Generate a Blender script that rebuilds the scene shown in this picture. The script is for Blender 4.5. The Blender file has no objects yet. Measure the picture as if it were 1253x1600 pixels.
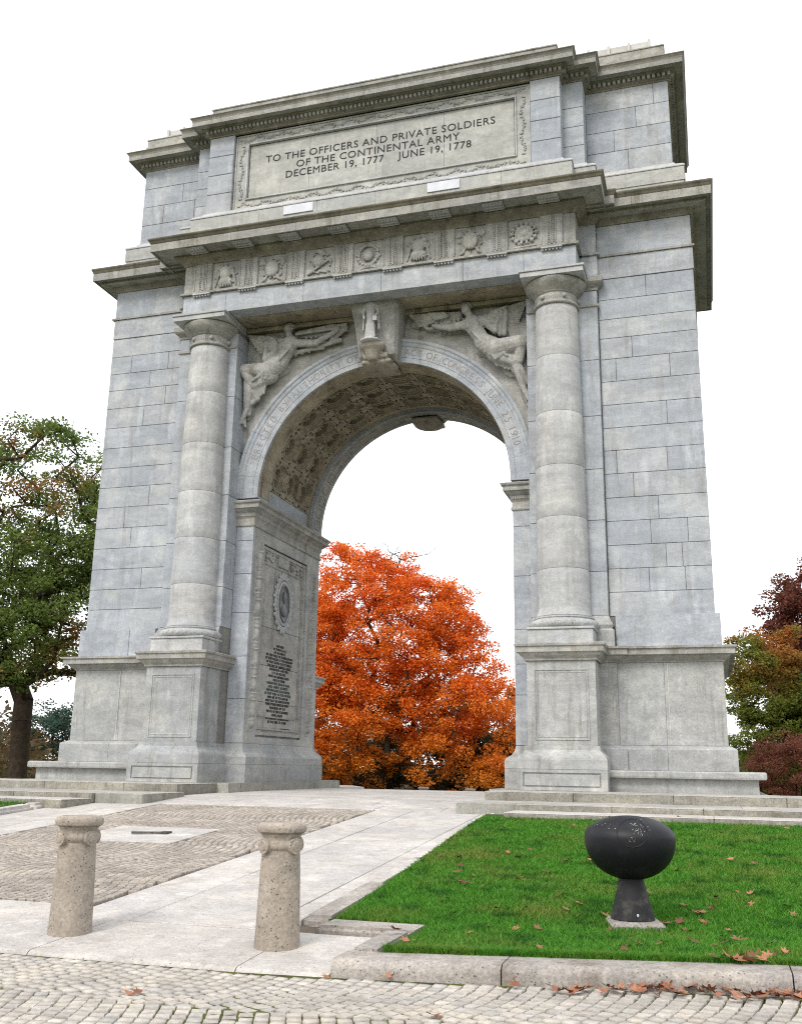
import bpy, bmesh, math, random
import numpy as np
from mathutils import Vector, Matrix, noise
import time
_t0 = time.time()
def mark(n): print('MARK %.1f %s' % (time.time()-_t0, n), flush=True)
random.seed(7); RNG = np.random.default_rng(11)
PI = math.pi; S = bpy.context.scene; C = S.collection

# ------------------------------------------------------------------ camera
cd = bpy.data.cameras.new('camera'); cam = bpy.data.objects.new('camera', cd); C.objects.link(cam)
cd.sensor_fit = 'VERTICAL'; cd.sensor_height = 36.0; cd.lens = 1547.615 / 1600 * 36.0
cd.clip_end = 2000; cd.clip_start = 0.05
_y, _p, _r = 0.3, 0.251, 0.016
_f = Vector((-math.sin(_y)*math.cos(_p), math.cos(_y)*math.cos(_p), math.sin(_p)))
_rt = Vector((math.cos(_y), math.sin(_y), 0)); _up = _rt.cross(_f)
_r2 = _rt*math.cos(_r) + _up*math.sin(_r); _u2 = -_rt*math.sin(_r) + _up*math.cos(_r)
_m = Matrix((_r2, _u2, -_f)).transposed().to_4x4(); _m.translation = Vector((7.6, -22.268, 0.445))
cam.matrix_world = _m; S.camera = cam
# ------------------------------------------------------------------ world: bright even overcast
w = bpy.data.worlds.new('World'); S.world = w; w.use_nodes = True
nt = w.node_tree; nt.nodes.clear()
sky = nt.nodes.new('ShaderNodeTexSky'); sky.sky_type = 'NISHITA'; sky.sun_disc = False
sky.sun_elevation = math.radians(46); sky.sun_rotation = math.radians(196); sky.dust_density = 4
bg1 = nt.nodes.new('ShaderNodeBackground'); bg1.inputs['Strength'].default_value = 0.05
nt.links.new(sky.outputs[0], bg1.inputs['Color'])
bg2 = nt.nodes.new('ShaderNodeBackground'); bg2.inputs['Color'].default_value = (0.985, 0.99, 1.0, 1); bg2.inputs['Strength'].default_value = 1.15
ad = nt.nodes.new('ShaderNodeAddShader'); wo = nt.nodes.new('ShaderNodeOutputWorld')
nt.links.new(bg1.outputs[0], ad.inputs[0]); nt.links.new(bg2.outputs[0], ad.inputs[1]); nt.links.new(ad.outputs[0], wo.inputs[0])
sd = bpy.data.lights.new('sun', 'SUN'); sd.energy = 1.5; sd.angle = math.radians(16); sd.color = (1, 0.97, 0.93)
so = bpy.data.objects.new('sun', sd); C.objects.link(so)
_az = math.radians(196); _el = math.radians(46)
so.rotation_euler = Vector((math.sin(_az)*math.cos(_el), math.cos(_az)*math.cos(_el), math.sin(_el))).to_track_quat('Z', 'Y').to_euler()
S.view_settings.view_transform = 'Standard'; S.view_settings.look = 'None'
S.view_settings.exposure = 0.32; S.view_settings.gamma = 1.0; S.view_settings.use_curve_mapping = False
try: S.cycles.max_bounces = 5; S.cycles.diffuse_bounces = 3; S.cycles.use_denoising = False; S.cycles.pixel_filter_type = 'BLACKMAN_HARRIS'; S.cycles.filter_width = 1.1
except Exception: pass

# ------------------------------------------------------------------ node helpers / materials
class NB:
    def __init__(s, name):
        s.m = bpy.data.materials.new(name); s.m.use_nodes = True; s.t = s.m.node_tree; s.t.nodes.clear()
        s.out = s.n('ShaderNodeOutputMaterial'); s.b = s.n('ShaderNodeBsdfPrincipled'); s.l(s.b.outputs[0], s.out.inputs[0])
        g = s.n('ShaderNodeNewGeometry'); s.pos = g.outputs['Position']; s.isl = g.outputs['Random Per Island']
        s.rnd = s.n('ShaderNodeObjectInfo').outputs['Random']
    def n(s, t): return s.t.nodes.new(t)
    def l(s, a, b): s.t.links.new(a, b)
    def put(s, v, sock):
        if hasattr(v, 'is_linked') or hasattr(v, 'node'): s.l(v, sock)
        else: sock.default_value = v
    def map(s, scale, off=(0, 0, 0), src=None):
        n = s.n('ShaderNodeMapping'); s.l(src or s.pos, n.inputs[0]); n.inputs['Scale'].default_value = scale; n.inputs['Location'].default_value = off
        return n.outputs[0]
    def noise(s, sc, det=3, rough=.55, vec=None, dist=0):
        n = s.n('ShaderNodeTexNoise'); s.l(vec or s.pos, n.inputs['Vector']); n.inputs['Scale'].default_value = sc
        n.inputs['Detail'].default_value = det; n.inputs['Roughness'].default_value = rough; n.inputs['Distortion'].default_value = dist
        return n.outputs[0]
    def vor(s, sc, vec=None, out='Distance'):
        n = s.n('ShaderNodeTexVoronoi'); s.l(vec or s.pos, n.inputs['Vector']); n.inputs['Scale'].default_value = sc; return n.outputs[out]
    def ramp(s, f, *st):
        n = s.n('ShaderNodeValToRGB'); s.l(f, n.inputs[0]); e = n.color_ramp.elements
        while len(e) < len(st): e.new(0.5)
        for i, (p, c) in enumerate(st):
            e[i].position = p; e[i].color = (c, c, c, 1) if not isinstance(c, tuple) else (*c[:3], 1)
        return n.outputs[0]
    def mix(s, f, a, b, mode='MIX'):
        n = s.n('ShaderNodeMix'); n.data_type = 'RGBA'; n.blend_type = mode; s.put(f, n.inputs[0])
        for v, i in ((a, 6), (b, 7)):
            if isinstance(v, tuple): v = (*v[:3], 1)
            s.put(v, n.inputs[i])
        return n.outputs[2]
    def math(s, op, a, b=0.0):
        n = s.n('ShaderNodeMath'); n.operation = op; s.put(a, n.inputs[0]); s.put(b, n.inputs[1]); return n.outputs[0]
    def bump(s, h, st=.3, d=.01):
        n = s.n('ShaderNodeBump'); s.l(h, n.inputs['Height']); n.inputs['Strength'].default_value = st; n.inputs['Distance'].default_value = d
        s.l(n.outputs[0], s.b.inputs['Normal'])
    def done(s, col, rough=.9, spec=.2):
        s.put(col if not isinstance(col, tuple) else (*col[:3], 1), s.b.inputs['Base Color']); s.put(rough, s.b.inputs['Roughness'])
        s.b.inputs['Specular IOR Level'].default_value = spec; return s.m

def stone_mat(name, cool, warm, dark, stain=.5, speck=.25, vary=.22, pits=.0, stain_col=(.12, .10, .07), bump=.25):
    k = NB(name)
    r = k.math('FRACT', k.math('ADD', k.rnd, k.isl))
    c = k.mix(k.ramp(r, (0, 0.0), (1, 1.0)), cool, warm)
    r2 = k.math('FRACT', k.math('MULTIPLY', r, 7.31))
    v = k.math('MULTIPLY', k.math('ADD', k.math('MULTIPLY', r2, vary), 1 - vary*.5), .8)
    n = k.n('ShaderNodeVectorMath'); n.operation = 'SCALE'; k.l(c, n.inputs[0]); k.l(v, n.inputs['Scale']); c = n.outputs[0]
    veins = k.noise(1.7, 5, .7, k.map((1, 1, 2.6)), 1.6)
    c = k.mix(k.ramp(veins, (.42, .5), (.62, 0.0)), c, dark)
    big = k.noise(.55, 4, .6)
    c = k.mix(k.math('MULTIPLY', k.ramp(big, (.45, 0.0), (.7, 1.0)), .35*stain), c, dark)
    drip = k.noise(2.2, 5, .65, k.map((1.6, 1.6, .16)))
    c = k.mix(k.math('MULTIPLY', k.ramp(drip, (.54, 0.0), (.70, 1.0)), stain*.8), c, stain_col)
    run = k.noise(6.5, 4, .7, k.map((1.4, 1.4, .07), (3, 7, 1)))
    c = k.mix(k.math('MULTIPLY', k.math('MULTIPLY', k.ramp(run, (.57, 0.0), (.68, 1.0)), k.ramp(k.noise(.8, 2), (.45, 0.0), (.6, 1.0))), stain*.5), c, stain_col)
    wash = k.noise(3.1, 4, .6, k.map((1.1, 1.1, .3), (5, 3, 9)))
    c = k.mix(k.math('MULTIPLY', k.ramp(wash, (.56, 0.0), (.75, 1.0)), .35), c, tuple(min(1, x*1.35) for x in warm))
    blot = k.noise(1.3, 3, .6, k.map((1, 1, 1), (17, 4, 8)))
    c = k.mix(k.math('MULTIPLY', k.ramp(blot, (.52, 0.0), (.68, 1.0)), .4), c, k.mix(.5, warm, (warm[0]*1.02, warm[1]*.98, warm[2]*.86)))
    sp = k.noise(34, 4, .85)
    dk = k.math('MULTIPLY', k.ramp(k.vor(13), (.05, 1.0), (.10, 0.0)), k.ramp(k.noise(4, 2), (.5, 0.0), (.6, .55)))
    c = k.mix(dk, c, tuple(x*.5 for x in dark))
    c = k.mix(speck, c, k.ramp(sp, (.36, .22), (.5, .5), (.64, .78)), 'OVERLAY')
    mid = k.noise(9, 4, .7)
    c = k.mix(.20, c, k.ramp(mid, (.32, .28), (.68, .70)), 'OVERLAY')
    low = k.noise(1.1, 4, .6, k.map((.8, .8, 2.2), (2, 9, 4)), .8)
    c = k.mix(.40, c, k.ramp(low, (.34, .34), (.66, .64)), 'OVERLAY')
    h = k.math('ADD', k.math('MULTIPLY', sp, .5), mid)
    if pits:
        pv = k.ramp(k.vor(pits), (.12, 1.0), (.24, 0.0)); pm = k.ramp(k.noise(6, 2), (.42, 0.0), (.6, 1.0))
        pp = k.math('MULTIPLY', pv, pm); c = k.mix(k.math('MULTIPLY', pp, .8), c, (.07, .06, .05))
        h = k.math('SUBTRACT', h, k.math('MULTIPLY', pp, 1.5))
    k.bump(h, bump, .012)
    return k.done(c, .88, .25)

M = {}
M['stone'] = stone_mat('grey_marble', (.405, .438, .485), (.48, .495, .505), (.285, .31, .34), .6, .30, .09, stain_col=(.20, .19, .165))
M['drum'] = stone_mat('column_stone', (.475, .492, .508), (.525, .527, .515), (.33, .335, .335), .55, .30, .05, stain_col=(.24, .23, .20))
M['dado'] = stone_mat('base_stone', (.395, .41, .415), (.465, .465, .445), (.25, .26, .26), .9, .35, .08, stain_col=(.17, .165, .14))
M['ledge'] = stone_mat('ledge_stone', (.38, .38, .37), (.44, .43, .395), (.20, .195, .17), 1.0, .5, .13, stain_col=(.15, .135, .10))
M['lichen'] = stone_mat('lichened_edge_stone', (.15, .14, .11), (.21, .19, .14), (.075, .072, .05), 1.0, .5, .2, stain_col=(.06, .055, .04))
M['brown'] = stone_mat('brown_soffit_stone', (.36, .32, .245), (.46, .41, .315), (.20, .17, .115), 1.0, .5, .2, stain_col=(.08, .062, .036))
M['carve'] = stone_mat('carved_stone', (.415, .418, .41), (.465, .46, .435), (.23, .225, .20), .9, .45, .1, stain_col=(.13, .12, .09))
M['panel'] = stone_mat('panel_stone', (.46, .475, .465), (.52, .515, .48), (.30, .31, .29), .3, .25, .08)
M['mortar'] = stone_mat('mortar_joint', (.24, .24, .23), (.28, .27, .25), (.15, .15, .14), .5, .2, .1)
M['pointing'] = stone_mat('white_pointing', (.62, .62, .60), (.68, .67, .62), (.4, .4, .38), .2, .2, .1)
M['paving'] = stone_mat('paving_slab_stone', (.53, .51, .495), (.59, .555, .515), (.38, .36, .335), .7, .3, .12, pits=30, stain_col=(.30, .27, .23))
M['kerb'] = stone_mat('kerb_stone', (.38, .355, .33), (.46, .425, .385), (.22, .20, .18), 1.0, .5, .12, pits=28, stain_col=(.17, .14, .11), bump=.5)
M['bollard'] = stone_mat('pitted_bollard_stone', (.37, .325, .275), (.42, .37, .31), (.24, .205, .17), .9, .4, .06, pits=30, stain_col=(.19, .155, .12), bump=.7)
M['cobble'] = stone_mat('cobble_stone', (.44, .425, .40), (.54, .495, .43), (.33, .305, .27), .5, .3, .32, bump=.2, stain_col=(.26, .22, .18))
M['cobble2'] = stone_mat('forecourt_cobble_stone', (.36, .325, .285), (.48, .43, .375), (.26, .23, .20), .3, .35, .35, bump=.4, stain_col=(.22, .18, .15))
M['step'] = stone_mat('step_stone', (.36, .36, .33), (.43, .42, .375), (.24, .235, .20), .8, .35, .12, pits=24, stain_col=(.17, .15, .11))
M['corbel'] = stone_mat('stained_corbel_stone', (.35, .33, .285), (.42, .39, .33), (.19, .17, .13), 1.0, .5, .1, stain_col=(.09, .075, .05))
M['riser'] = stone_mat('stained_shaded_riser_stone', (.30, .29, .25), (.38, .365, .31), (.17, .16, .13), 1.0, .5, .12, pits=24, stain_col=(.10, .09, .065))  # dirty stone, darker still so risers carry their shade in the colour
M['tread'] = stone_mat('pale_tread_stone', (.43, .425, .40), (.50, .48, .44), (.28, .27, .24), .8, .4, .12, pits=24, stain_col=(.19, .17, .13))  # worn stone, paler so step tops carry the sky light in the colour
def simple(name, col, col2=None, sc=8, rough=.8, spec=.3, bump=0, metal=0):
    k = NB(name); c = k.mix(k.ramp(k.noise(sc, 4, .6), (.35, 0.0), (.65, 1.0)), col, col2 or col)
    if bump: k.bump(k.noise(sc*3, 3), bump, .01)
    k.b.inputs['Metallic'].default_value = metal
    return k.done(c, rough, spec)
M['letter'] = simple('dark_cut_letter', (.022, .023, .025), (.045, .045, .045), 20)
M['faint_letter'] = simple('weathered_letter', (.20, .185, .16), (.27, .25, .225), 12)
M['green_letter'] = simple('bronze_letter', (.035, .06, .055), (.07, .10, .095), 6)
M['bronze'] = simple('dark_bronze', (.035, .035, .037), (.07, .07, .072), 6, .45, .5, .3)
M['bed'] = stone_mat('stained_shaded_bed_stone', (.27, .255, .22), (.34, .315, .26), (.13, .12, .09), 1.0, .5, .15, stain_col=(.09, .075, .05))  # brown staining, darkened further to put underside shade into the colour
M['white'] = simple('white_sheet', (.60, .62, .67), (.50, .51, .54), 3, .6)
M['roofmetal'] = simple('pale_roof_sheet', (.50, .49, .46), (.40, .39, .36), 3, .6)
M['soil'] = simple('mossy_joint_fill', (.09, .11, .02), (.05, .045, .025), 5, 1, .1, .4)
M['soil2'] = simple('dark_joint_fill', (.085, .07, .055), (.13, .11, .085), 5, 1, .1, .4)
M['iron'] = simple('black_iron', (.03, .03, .03), (.06, .055, .05), 20, .5, .5)
M['asphalt'] = simple('bark_brown_earth', (.09, .07, .045), (.06, .06, .03), 1, 1, .1)
def black_paint():
    k = NB('black_floodlight_paint')
    c = k.mix(k.ramp(k.noise(7, 4, .7), (.5, 0.0), (.75, 1.0)), (.006, .0065, .009), (.016, .0155, .016))
    k.bump(k.noise(40, 2), .08, .004)
    return k.done(c, .5, .3)
M['black'] = black_paint()
def lawn_mat():
    k = NB('lawn_soil')
    c = k.mix(k.ramp(k.noise(1.2, 5, .7), (.35, 0.0), (.7, 1.0)), (.03, .075, .012), (.06, .075, .022))
    return k.done(c, 1, .1)
M['lawn'] = lawn_mat()
def blade_mat():
    k = NB('grass_blade')
    c = k.mix(k.isl, (.038, .17, .008), (.11, .30, .03))
    c = k.mix(k.ramp(k.noise(.9, 5, .7), (.48, 0.0), (.70, .8)), c, (.19, .22, .045))
    c = k.mix(k.ramp(k.noise(2.3, 3, .6, k.map((1, 1, 1), (9, 2, 0))), (.53, 0.0), (.66, .85)), c, (.014, .085, .006))
    k.done(c, .6, .25)
    tr = k.n('ShaderNodeBsdfTranslucent'); k.l(c, tr.inputs[0]); mx = k.n('ShaderNodeMixShader'); mx.inputs[0].default_value = .35
    k.l(k.b.outputs[0], mx.inputs[1]); k.l(tr.outputs[0], mx.inputs[2]); k.l(mx.outputs[0], k.out.inputs[0])
    return k.m
M['blade'] = blade_mat()
def leaf_mat(name, a, b, c3, c4, sc=.35, thr=(.45, .6), zlow=None):
    k = NB(name)
    c = k.mix(k.isl, a, b)
    c = k.mix(k.ramp(k.noise(sc, 3, .6), (thr[0], 0.0), (thr[1], 1.0)), c, k.mix(k.isl, c3, c4))
    if zlow:   # olive leaves low in the crown, where the tree has not yet turned
        sx = k.n('ShaderNodeSeparateXYZ'); k.l(k.pos, sx.inputs[0])
        z = k.math('ADD', sx.outputs[2], k.math('MULTIPLY', k.math('SUBTRACT', k.noise(.45, 4, .7, k.map((1, 1, 1.6), (3, 3, 3))), .5), zlow[2]))
        c = k.mix(k.ramp(k.math('DIVIDE', k.math('SUBTRACT', z, zlow[0]), zlow[1]-zlow[0]), (0, zlow[4] if len(zlow) > 4 else .85), (1, 0.0)), c, zlow[3])
    k.done(c, .6, .25)
    tr = k.n('ShaderNodeBsdfTranslucent'); k.l(c, tr.inputs[0]); mx = k.n('ShaderNodeMixShader'); mx.inputs[0].default_value = .4
    k.l(k.b.outputs[0], mx.inputs[1]); k.l(tr.outputs[0], mx.inputs[2]); k.l(mx.outputs[0], k.out.inputs[0])
    return k.m
M['lf_maple'] = leaf_mat('orange_maple_leaves', (.68, .135, .010), (.82, .25, .032), (.62, .07, .012), (.74, .145, .016), .45, (.5, .66), (-1.5, 4.5, 7.0, (.42, .20, .012), .6))
M['lf_oak'] = leaf_mat('green_oak_leaves', (.08, .135, .024), (.19, .25, .065), (.27, .10, .04), (.24, .18, .05), .33, (.54, .66))
M['lf_burg'] = leaf_mat('burgundy_leaves', (.12, .036, .026), (.20, .068, .044), (.25, .08, .032), (.15, .065, .032), .5, (.5, .65))
M['lf_turn'] = leaf_mat('turning_orange_green_leaves', (.36, .09, .024), (.44, .16, .038), (.16, .18, .025), (.24, .25, .05), .33, (.47, .58), (3.0, 6.0, 2.0, (.17, .22, .035), .95))
M['lf_green'] = leaf_mat('dark_green_leaves', (.03, .08, .012), (.08, .15, .025), (.10, .15, .02), (.14, .18, .03), .4, (.5, .65))
M['lf_bush'] = leaf_mat('russet_bush_leaves', (.22, .07, .04), (.30, .12, .075), (.25, .10, .04), (.18, .09, .05), .7, (.5, .65))
M['lf_ever'] = leaf_mat('blue_green_needles', (.035, .075, .055), (.07, .12, .085), (.03, .06, .04), (.05, .09, .06), .3)
M['lf_far'] = leaf_mat('far_woodland_leaves', (.085, .045, .02), (.14, .08, .035), (.05, .06, .02), (.09, .08, .03), .08)
M['bark'] = simple('dark_bark', (.03, .022, .016), (.055, .042, .03), 6, .95, .1, .5)
def dry_mat():
    k = NB('dry_leaf'); c = k.mix(k.rnd, (.11, .04, .025), (.36, .16, .085))
    c = k.mix(k.ramp(k.noise(25, 3), (.5, 0.0), (.7, .6)), c, (.10, .045, .025)); return k.done(c, .7, .3)
M['dry'] = dry_mat()

# ------------------------------------------------------------------ object helpers
def link(name, me, mat, parent=None):
    o = bpy.data.objects.new(name, me); C.objects.link(o)
    if mat is not None and not me.materials: me.materials.append(mat)
    if parent is not None: o.parent = parent
    return o
def tag(o, label=None, cat=None, group=None, kind=None):
    if label: o['label'] = label
    if cat: o['category'] = cat
    if group: o['group'] = group
    if kind: o['kind'] = kind
    return o
def empty(name, loc=(0, 0, 0), **k):
    o = bpy.data.objects.new(name, None); C.objects.link(o); o.location = loc; return tag(o, **k)
def bmobj(name, bm, mat, parent=None, smooth=False, fix=True):
    if fix: bmesh.ops.recalc_face_normals(bm, faces=bm.faces[:])
    me = bpy.data.meshes.new(name); bm.to_mesh(me); bm.free()
    if smooth:
        for p in me.polygons: p.use_smooth = True
        try: me.set_sharp_from_angle(angle=math.radians(38))
        except Exception: pass
    return link(name, me, mat, parent)
def pyobj(name, V, F, mat, parent=None, smooth=False, fix=True):
    bm = bmesh.new(); vs = [bm.verts.new(v) for v in V]
    for f in F:
        try: bm.faces.new([vs[i] for i in f])
        except ValueError: pass
    return bmobj(name, bm, mat, parent, smooth, fix)
def box(bm, x0, x1, y0, y1, z0, z1, ch=0):
    if x0 > x1: x0, x1 = x1, x0
    if y0 > y1: y0, y1 = y1, y0
    nv = bm.verts.new; nf = bm.faces.new
    if not ch:
        v = [nv((x, y, z)) for z in (z0, z1) for y in (y0, y1) for x in (x0, x1)]
        for f in ((0, 2, 3, 1), (4, 5, 7, 6), (0, 1, 5, 4), (2, 6, 7, 3), (0, 4, 6, 2), (1, 3, 7, 5)): nf([v[i] for i in f])
        return
    X = (x0, x1); Y = (y0, y1); Z = (z0, z1); sg = (1, -1); V = {}
    for a in (0, 1):
        for b in (0, 1):
            for c in (0, 1):
                p = (X[a], Y[b], Z[c]); o = (sg[a]*ch, sg[b]*ch, sg[c]*ch)
                for k in range(3): V[a, b, c, k] = nv([p[q] + (0 if q == k else o[q]) for q in range(3)])
    for k in range(3):
        u, w_ = [q for q in range(3) if q != k]
        for e in (0, 1):
            L = []
            for m, n in ((0, 0), (1, 0), (1, 1), (0, 1)):
                t = [0, 0, 0]; t[k] = e; t[u] = m; t[w_] = n; L.append(tuple(t))
            nf([V[(*t, k)] for t in L])
    for k in range(3):          # edges along axis k
        u, w_ = [q for q in range(3) if q != k]
        for m in (0, 1):
            for n in (0, 1):
                t0 = [0, 0, 0]; t0[u] = m; t0[w_] = n; t1 = list(t0); t1[k] = 1
                nf([V[(*t0, u)], V[(*t1, u)], V[(*t1, w_)], V[(*t0, w_)]])
    for a in (0, 1):
        for b in (0, 1):
            for c in (0, 1): nf([V[a, b, c, k] for k in range(3)])
def boxobj(name, b, mat, parent=None, ch=0):
    bm = bmesh.new(); box(bm, *b, ch); return bmobj(name, bm, mat, parent)
def lathe(bm, prof, cx=0, cy=0, n=32, a0=0):
    rings = []
    for r, z in prof:
        rings.append([bm.verts.new((cx + r*math.cos(a0+2*PI*i/n), cy + r*math.sin(a0+2*PI*i/n), z)) for i in range(n)])
    for a, b in zip(rings, rings[1:]):
        for i in range(n): bm.faces.new((a[i], a[(i+1) % n], b[(i+1) % n], b[i]))
    bm.faces.new(rings[0][::-1]); bm.faces.new(rings[-1])
_S = {}
def _sph(u, v):
    if (u, v) not in _S:
        co = [(0, 0, 1)]+[(math.sin(PI*j/v)*math.cos(2*PI*i/u), math.sin(PI*j/v)*math.sin(2*PI*i/u), math.cos(PI*j/v)) for j in range(1, v) for i in range(u)]+[(0, 0, -1)]
        F = [(0, 1+i, 1+(i+1) % u) for i in range(u)]+[(1+j*u+i, 1+(j+1)*u+i, 1+(j+1)*u+(i+1) % u, 1+j*u+(i+1) % u) for j in range(v-2) for i in range(u)]
        F += [(1+(v-2)*u+i, len(co)-1, 1+(v-2)*u+(i+1) % u) for i in range(u)]; _S[u, v] = (np.array(co), F)
    return _S[u, v]
def ell(bm, c, r, rot=None, u=12, v=8):
    m = Matrix.Translation(c)
    if rot is not None: m = m @ rot
    m = m @ Matrix.Diagonal((*r, 1)); co, F = _sph(u, v); A = np.array(m); q = co @ A[:3, :3].T + A[:3, 3]
    vs = [bm.verts.new(p) for p in q.tolist()]
    for f in F: bm.faces.new([vs[i] for i in f])
def cap(bm, p, r1, q, r2, n=None, fy=1.0):
    p = Vector(p); q = Vector(q); d = (q-p).length; n = n or max(2, int(d/(min(r1, r2)*.55))+1)
    for i in range(n+1):
        t = i/n; r = r1+(r2-r1)*t; ell(bm, p.lerp(q, t), (r, r*fy, r), u=10, v=7)
def tube(bm, p, q, r1, r2=None, n=8):
    r2 = r1 if r2 is None else r2; p = Vector(p); q = Vector(q); d = q-p
    m = Matrix.Translation((p+q)/2) @ d.to_track_quat('Z', 'Y').to_matrix().to_4x4()
    h = d.length/2; A = [bm.verts.new(m @ Vector((r1*math.cos(2*PI*i/n), r1*math.sin(2*PI*i/n), -h))) for i in range(n)]
    B = [bm.verts.new(m @ Vector((r2*math.cos(2*PI*i/n), r2*math.sin(2*PI*i/n), h))) for i in range(n)]
    for i in range(n): bm.faces.new((A[i], A[(i+1) % n], B[(i+1) % n], B[i]))
    bm.faces.new(A[::-1]); bm.faces.new(B)
TMP = bpy.data.scenes.new('workbench')
def evaluated(o):
    TMP.collection.objects.link(o); vl = TMP.view_layers[0]; vl.update(); dg = vl.depsgraph; dg.update()
    me = bpy.data.meshes.new_from_object(o.evaluated_get(dg)); TMP.collection.objects.unlink(o); bpy.data.objects.remove(o); return me
def remesh(name, bm, mat, parent, vox, smooth_it=1):
    me = bpy.data.meshes.new('tmp'); bm.to_mesh(me); bm.free()
    o = bpy.data.objects.new('tmp', me)
    md = o.modifiers.new('r', 'REMESH'); md.mode = 'VOXEL'; md.voxel_size = vox; md.use_smooth_shade = True
    if smooth_it:
        sm = o.modifiers.new('s', 'SMOOTH'); sm.iterations = smooth_it; sm.factor = .5
    nm = evaluated(o); bpy.data.meshes.remove(me); nm.name = name; nm.materials.clear()
    return link(name, nm, mat, parent)
def text_mesh(s, size=1.0, depth=.01, spacing=1.0, bold=0.0):
    cu = bpy.data.curves.new('t', 'FONT'); cu.body = s; cu.size = size; cu.extrude = depth; cu.align_x = 'CENTER'
    cu.space_character = spacing; cu.offset = bold; cu.resolution_u = 3
    o = bpy.data.objects.new('t', cu); me = evaluated(o); bpy.data.curves.remove(cu); me.materials.clear(); return me
def place_text(name, s, mat, parent, org, u, n, width=None, height=.2, depth=.006, spacing=1.08, bold=0.0, serif=False):
    """one line of lettering: cap height and width in metres, baseline centre org, reading along u, facing n"""
    me = text_mesh(s, 1.0, 0, spacing, bold); co = np.empty(len(me.vertices)*3); me.vertices.foreach_get('co', co); co = co.reshape(-1, 3)
    w0 = co[:, 0].max()-co[:, 0].min(); cx = (co[:, 0].max()+co[:, 0].min())/2
    capH = .70; sy = height/capH; sx = width/w0 if width else sy
    U = Vector(u).normalized(); N = Vector(n).normalized(); Z = Vector((0, 0, 1))
    out = [Vector(org) + U*((x-cx)*sx) + Z*(y*sy) + N*depth for x, y, z in co]
    me.vertices.foreach_set('co', np.array(out).ravel()); me.update()
    bm = bmesh.new(); bm.from_mesh(me); bpy.data.meshes.remove(me)
    g = bmesh.ops.extrude_face_region(bm, geom=bm.faces[:]); vs = [v for v in g['geom'] if isinstance(v, bmesh.types.BMVert)]
    bmesh.ops.translate(bm, verts=vs, vec=-N*(depth+.004)); return bmobj(name, bm, mat, parent)

def mould(name, path, prof, mat, parent, closed=False, seg=1.6, gap=.006, mats=None, ends=True):
    """moulding of separate stones: profile [(offset, z)] swept along a plan path with mitred corners; outward is the right of travel"""
    P = [Vector((p[0], p[1])) for p in path]; n = len(P); runs = n if closed else n-1; out = []
    D = [(P[(i+1) % n]-P[i]).normalized() for i in range(runs)]; N = [Vector((d.y, -d.x)) for d in D]
    def mit(i):
        if closed: a, b = N[(i-1) % runs], N[i % runs]
        else:
            if i == 0: return N[0]
            if i == n-1: return N[-1]
            a, b = N[i-1], N[i]
        return (a+b)/(1+a.dot(b))
    for i in range(runs):
        A, B = P[i], P[(i+1) % n]; L = (B-A).length; k = max(1, round(L/seg))
        ts = [0]+[(j+random.uniform(-.12, .12))/k for j in range(1, k)]+[1]
        for j in range(k):
            V = []
            for e, t in ((0, ts[j]), (1, ts[j+1])):
                base = A.lerp(B, t)
                if t == 0: m = mit(i)
                elif t == 1: m = mit(i+1) if not closed else mit((i+1) % n)
                else: m = N[i]; base = base + D[i]*(gap/2 if e == 0 else -gap/2)
                V += [(base.x+m.x*o, base.y+m.y*o, z) for o, z in prof]
            q = len(prof); F = [tuple(range(q)), tuple(range(q, 2*q))]+[(a, (a+1) % q, q+(a+1) % q, q+a) for a in range(q)]
            out.append(pyobj(name, V, F, mat, parent))
    return out
def rect_path(xh, y0, y1): return [(-xh, y0), (xh, y0), (xh, y1), (-xh, y1)]

def block(name, org, u, n, u0, u1, z0, z1, depth, mat, parent, ch=.006, gap=.010, proud=0.0):
    """one ashlar stone: front face chamfered, on the plane through org with outward normal n"""
    O = Vector(org); U = Vector(u); N = Vector(n); Z = Vector((0, 0, 1)); g = gap/2
    a, b, c, d = u0+g, u1-g, z0+g, z1-g
    def p(x, z, dd): return O+U*x+Z*z+N*dd
    pr = proud
    V = [p(a, c, -depth), p(b, c, -depth), p(b, d, -depth), p(a, d, -depth), p(a, c, pr-ch), p(b, c, pr-ch), p(b, d, pr-ch), p(a, d, pr-ch),
         p(a+ch, c+ch, pr), p(b-ch, c+ch, pr), p(b-ch, d-ch, pr), p(a+ch, d-ch, pr)]
    F = [(0, 1, 5, 4), (1, 2, 6, 5), (2, 3, 7, 6), (3, 0, 4, 7), (4, 5, 9, 8), (5, 6, 10, 9), (6, 7, 11, 10), (7, 4, 8, 11), (8, 9, 10, 11), (0, 3, 2, 1)]
    return pyobj(name, V, F, mat, parent)
POINT = []      # white re-pointed joints, collected
def ashlar(org, u, n, u0, u1, zs, lens, depth, mat, parent, seed=0, white=.45, small=False):
    rr = random.Random(seed); flip = 0
    for i, (z0, z1) in enumerate(zip(zs, zs[1:])):
        cuts = [u0]; x = u0 + (rr.uniform(.45, .75) if flip else rr.uniform(.95, 1.35))*lens; flip ^= 1
        while x < u1-.35*lens: cuts.append(x); x += rr.uniform(.8, 1.25)*lens
        cuts.append(u1)
        for a, b in zip(cuts, cuts[1:]):
            if small and rr.random() < .12 and b-a > .9:        # a small repair stone let into the block
                s = rr.uniform(.28, .36); block('stone_block', org, u, n, a, a+s, z0, z1, depth, mat, parent, proud=rr.uniform(-.001, .002)); a += s
            block('stone_block', org, u, n, a, b, z0, z1, depth, mat, parent, proud=rr.uniform(-.002, .003))
        for c in cuts[1:-1]:
            if rr.random() < white: POINT.append((Vector(org)+Vector(u)*c, Vector(u), Vector(n), z0+.012, z1-.012))

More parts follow.
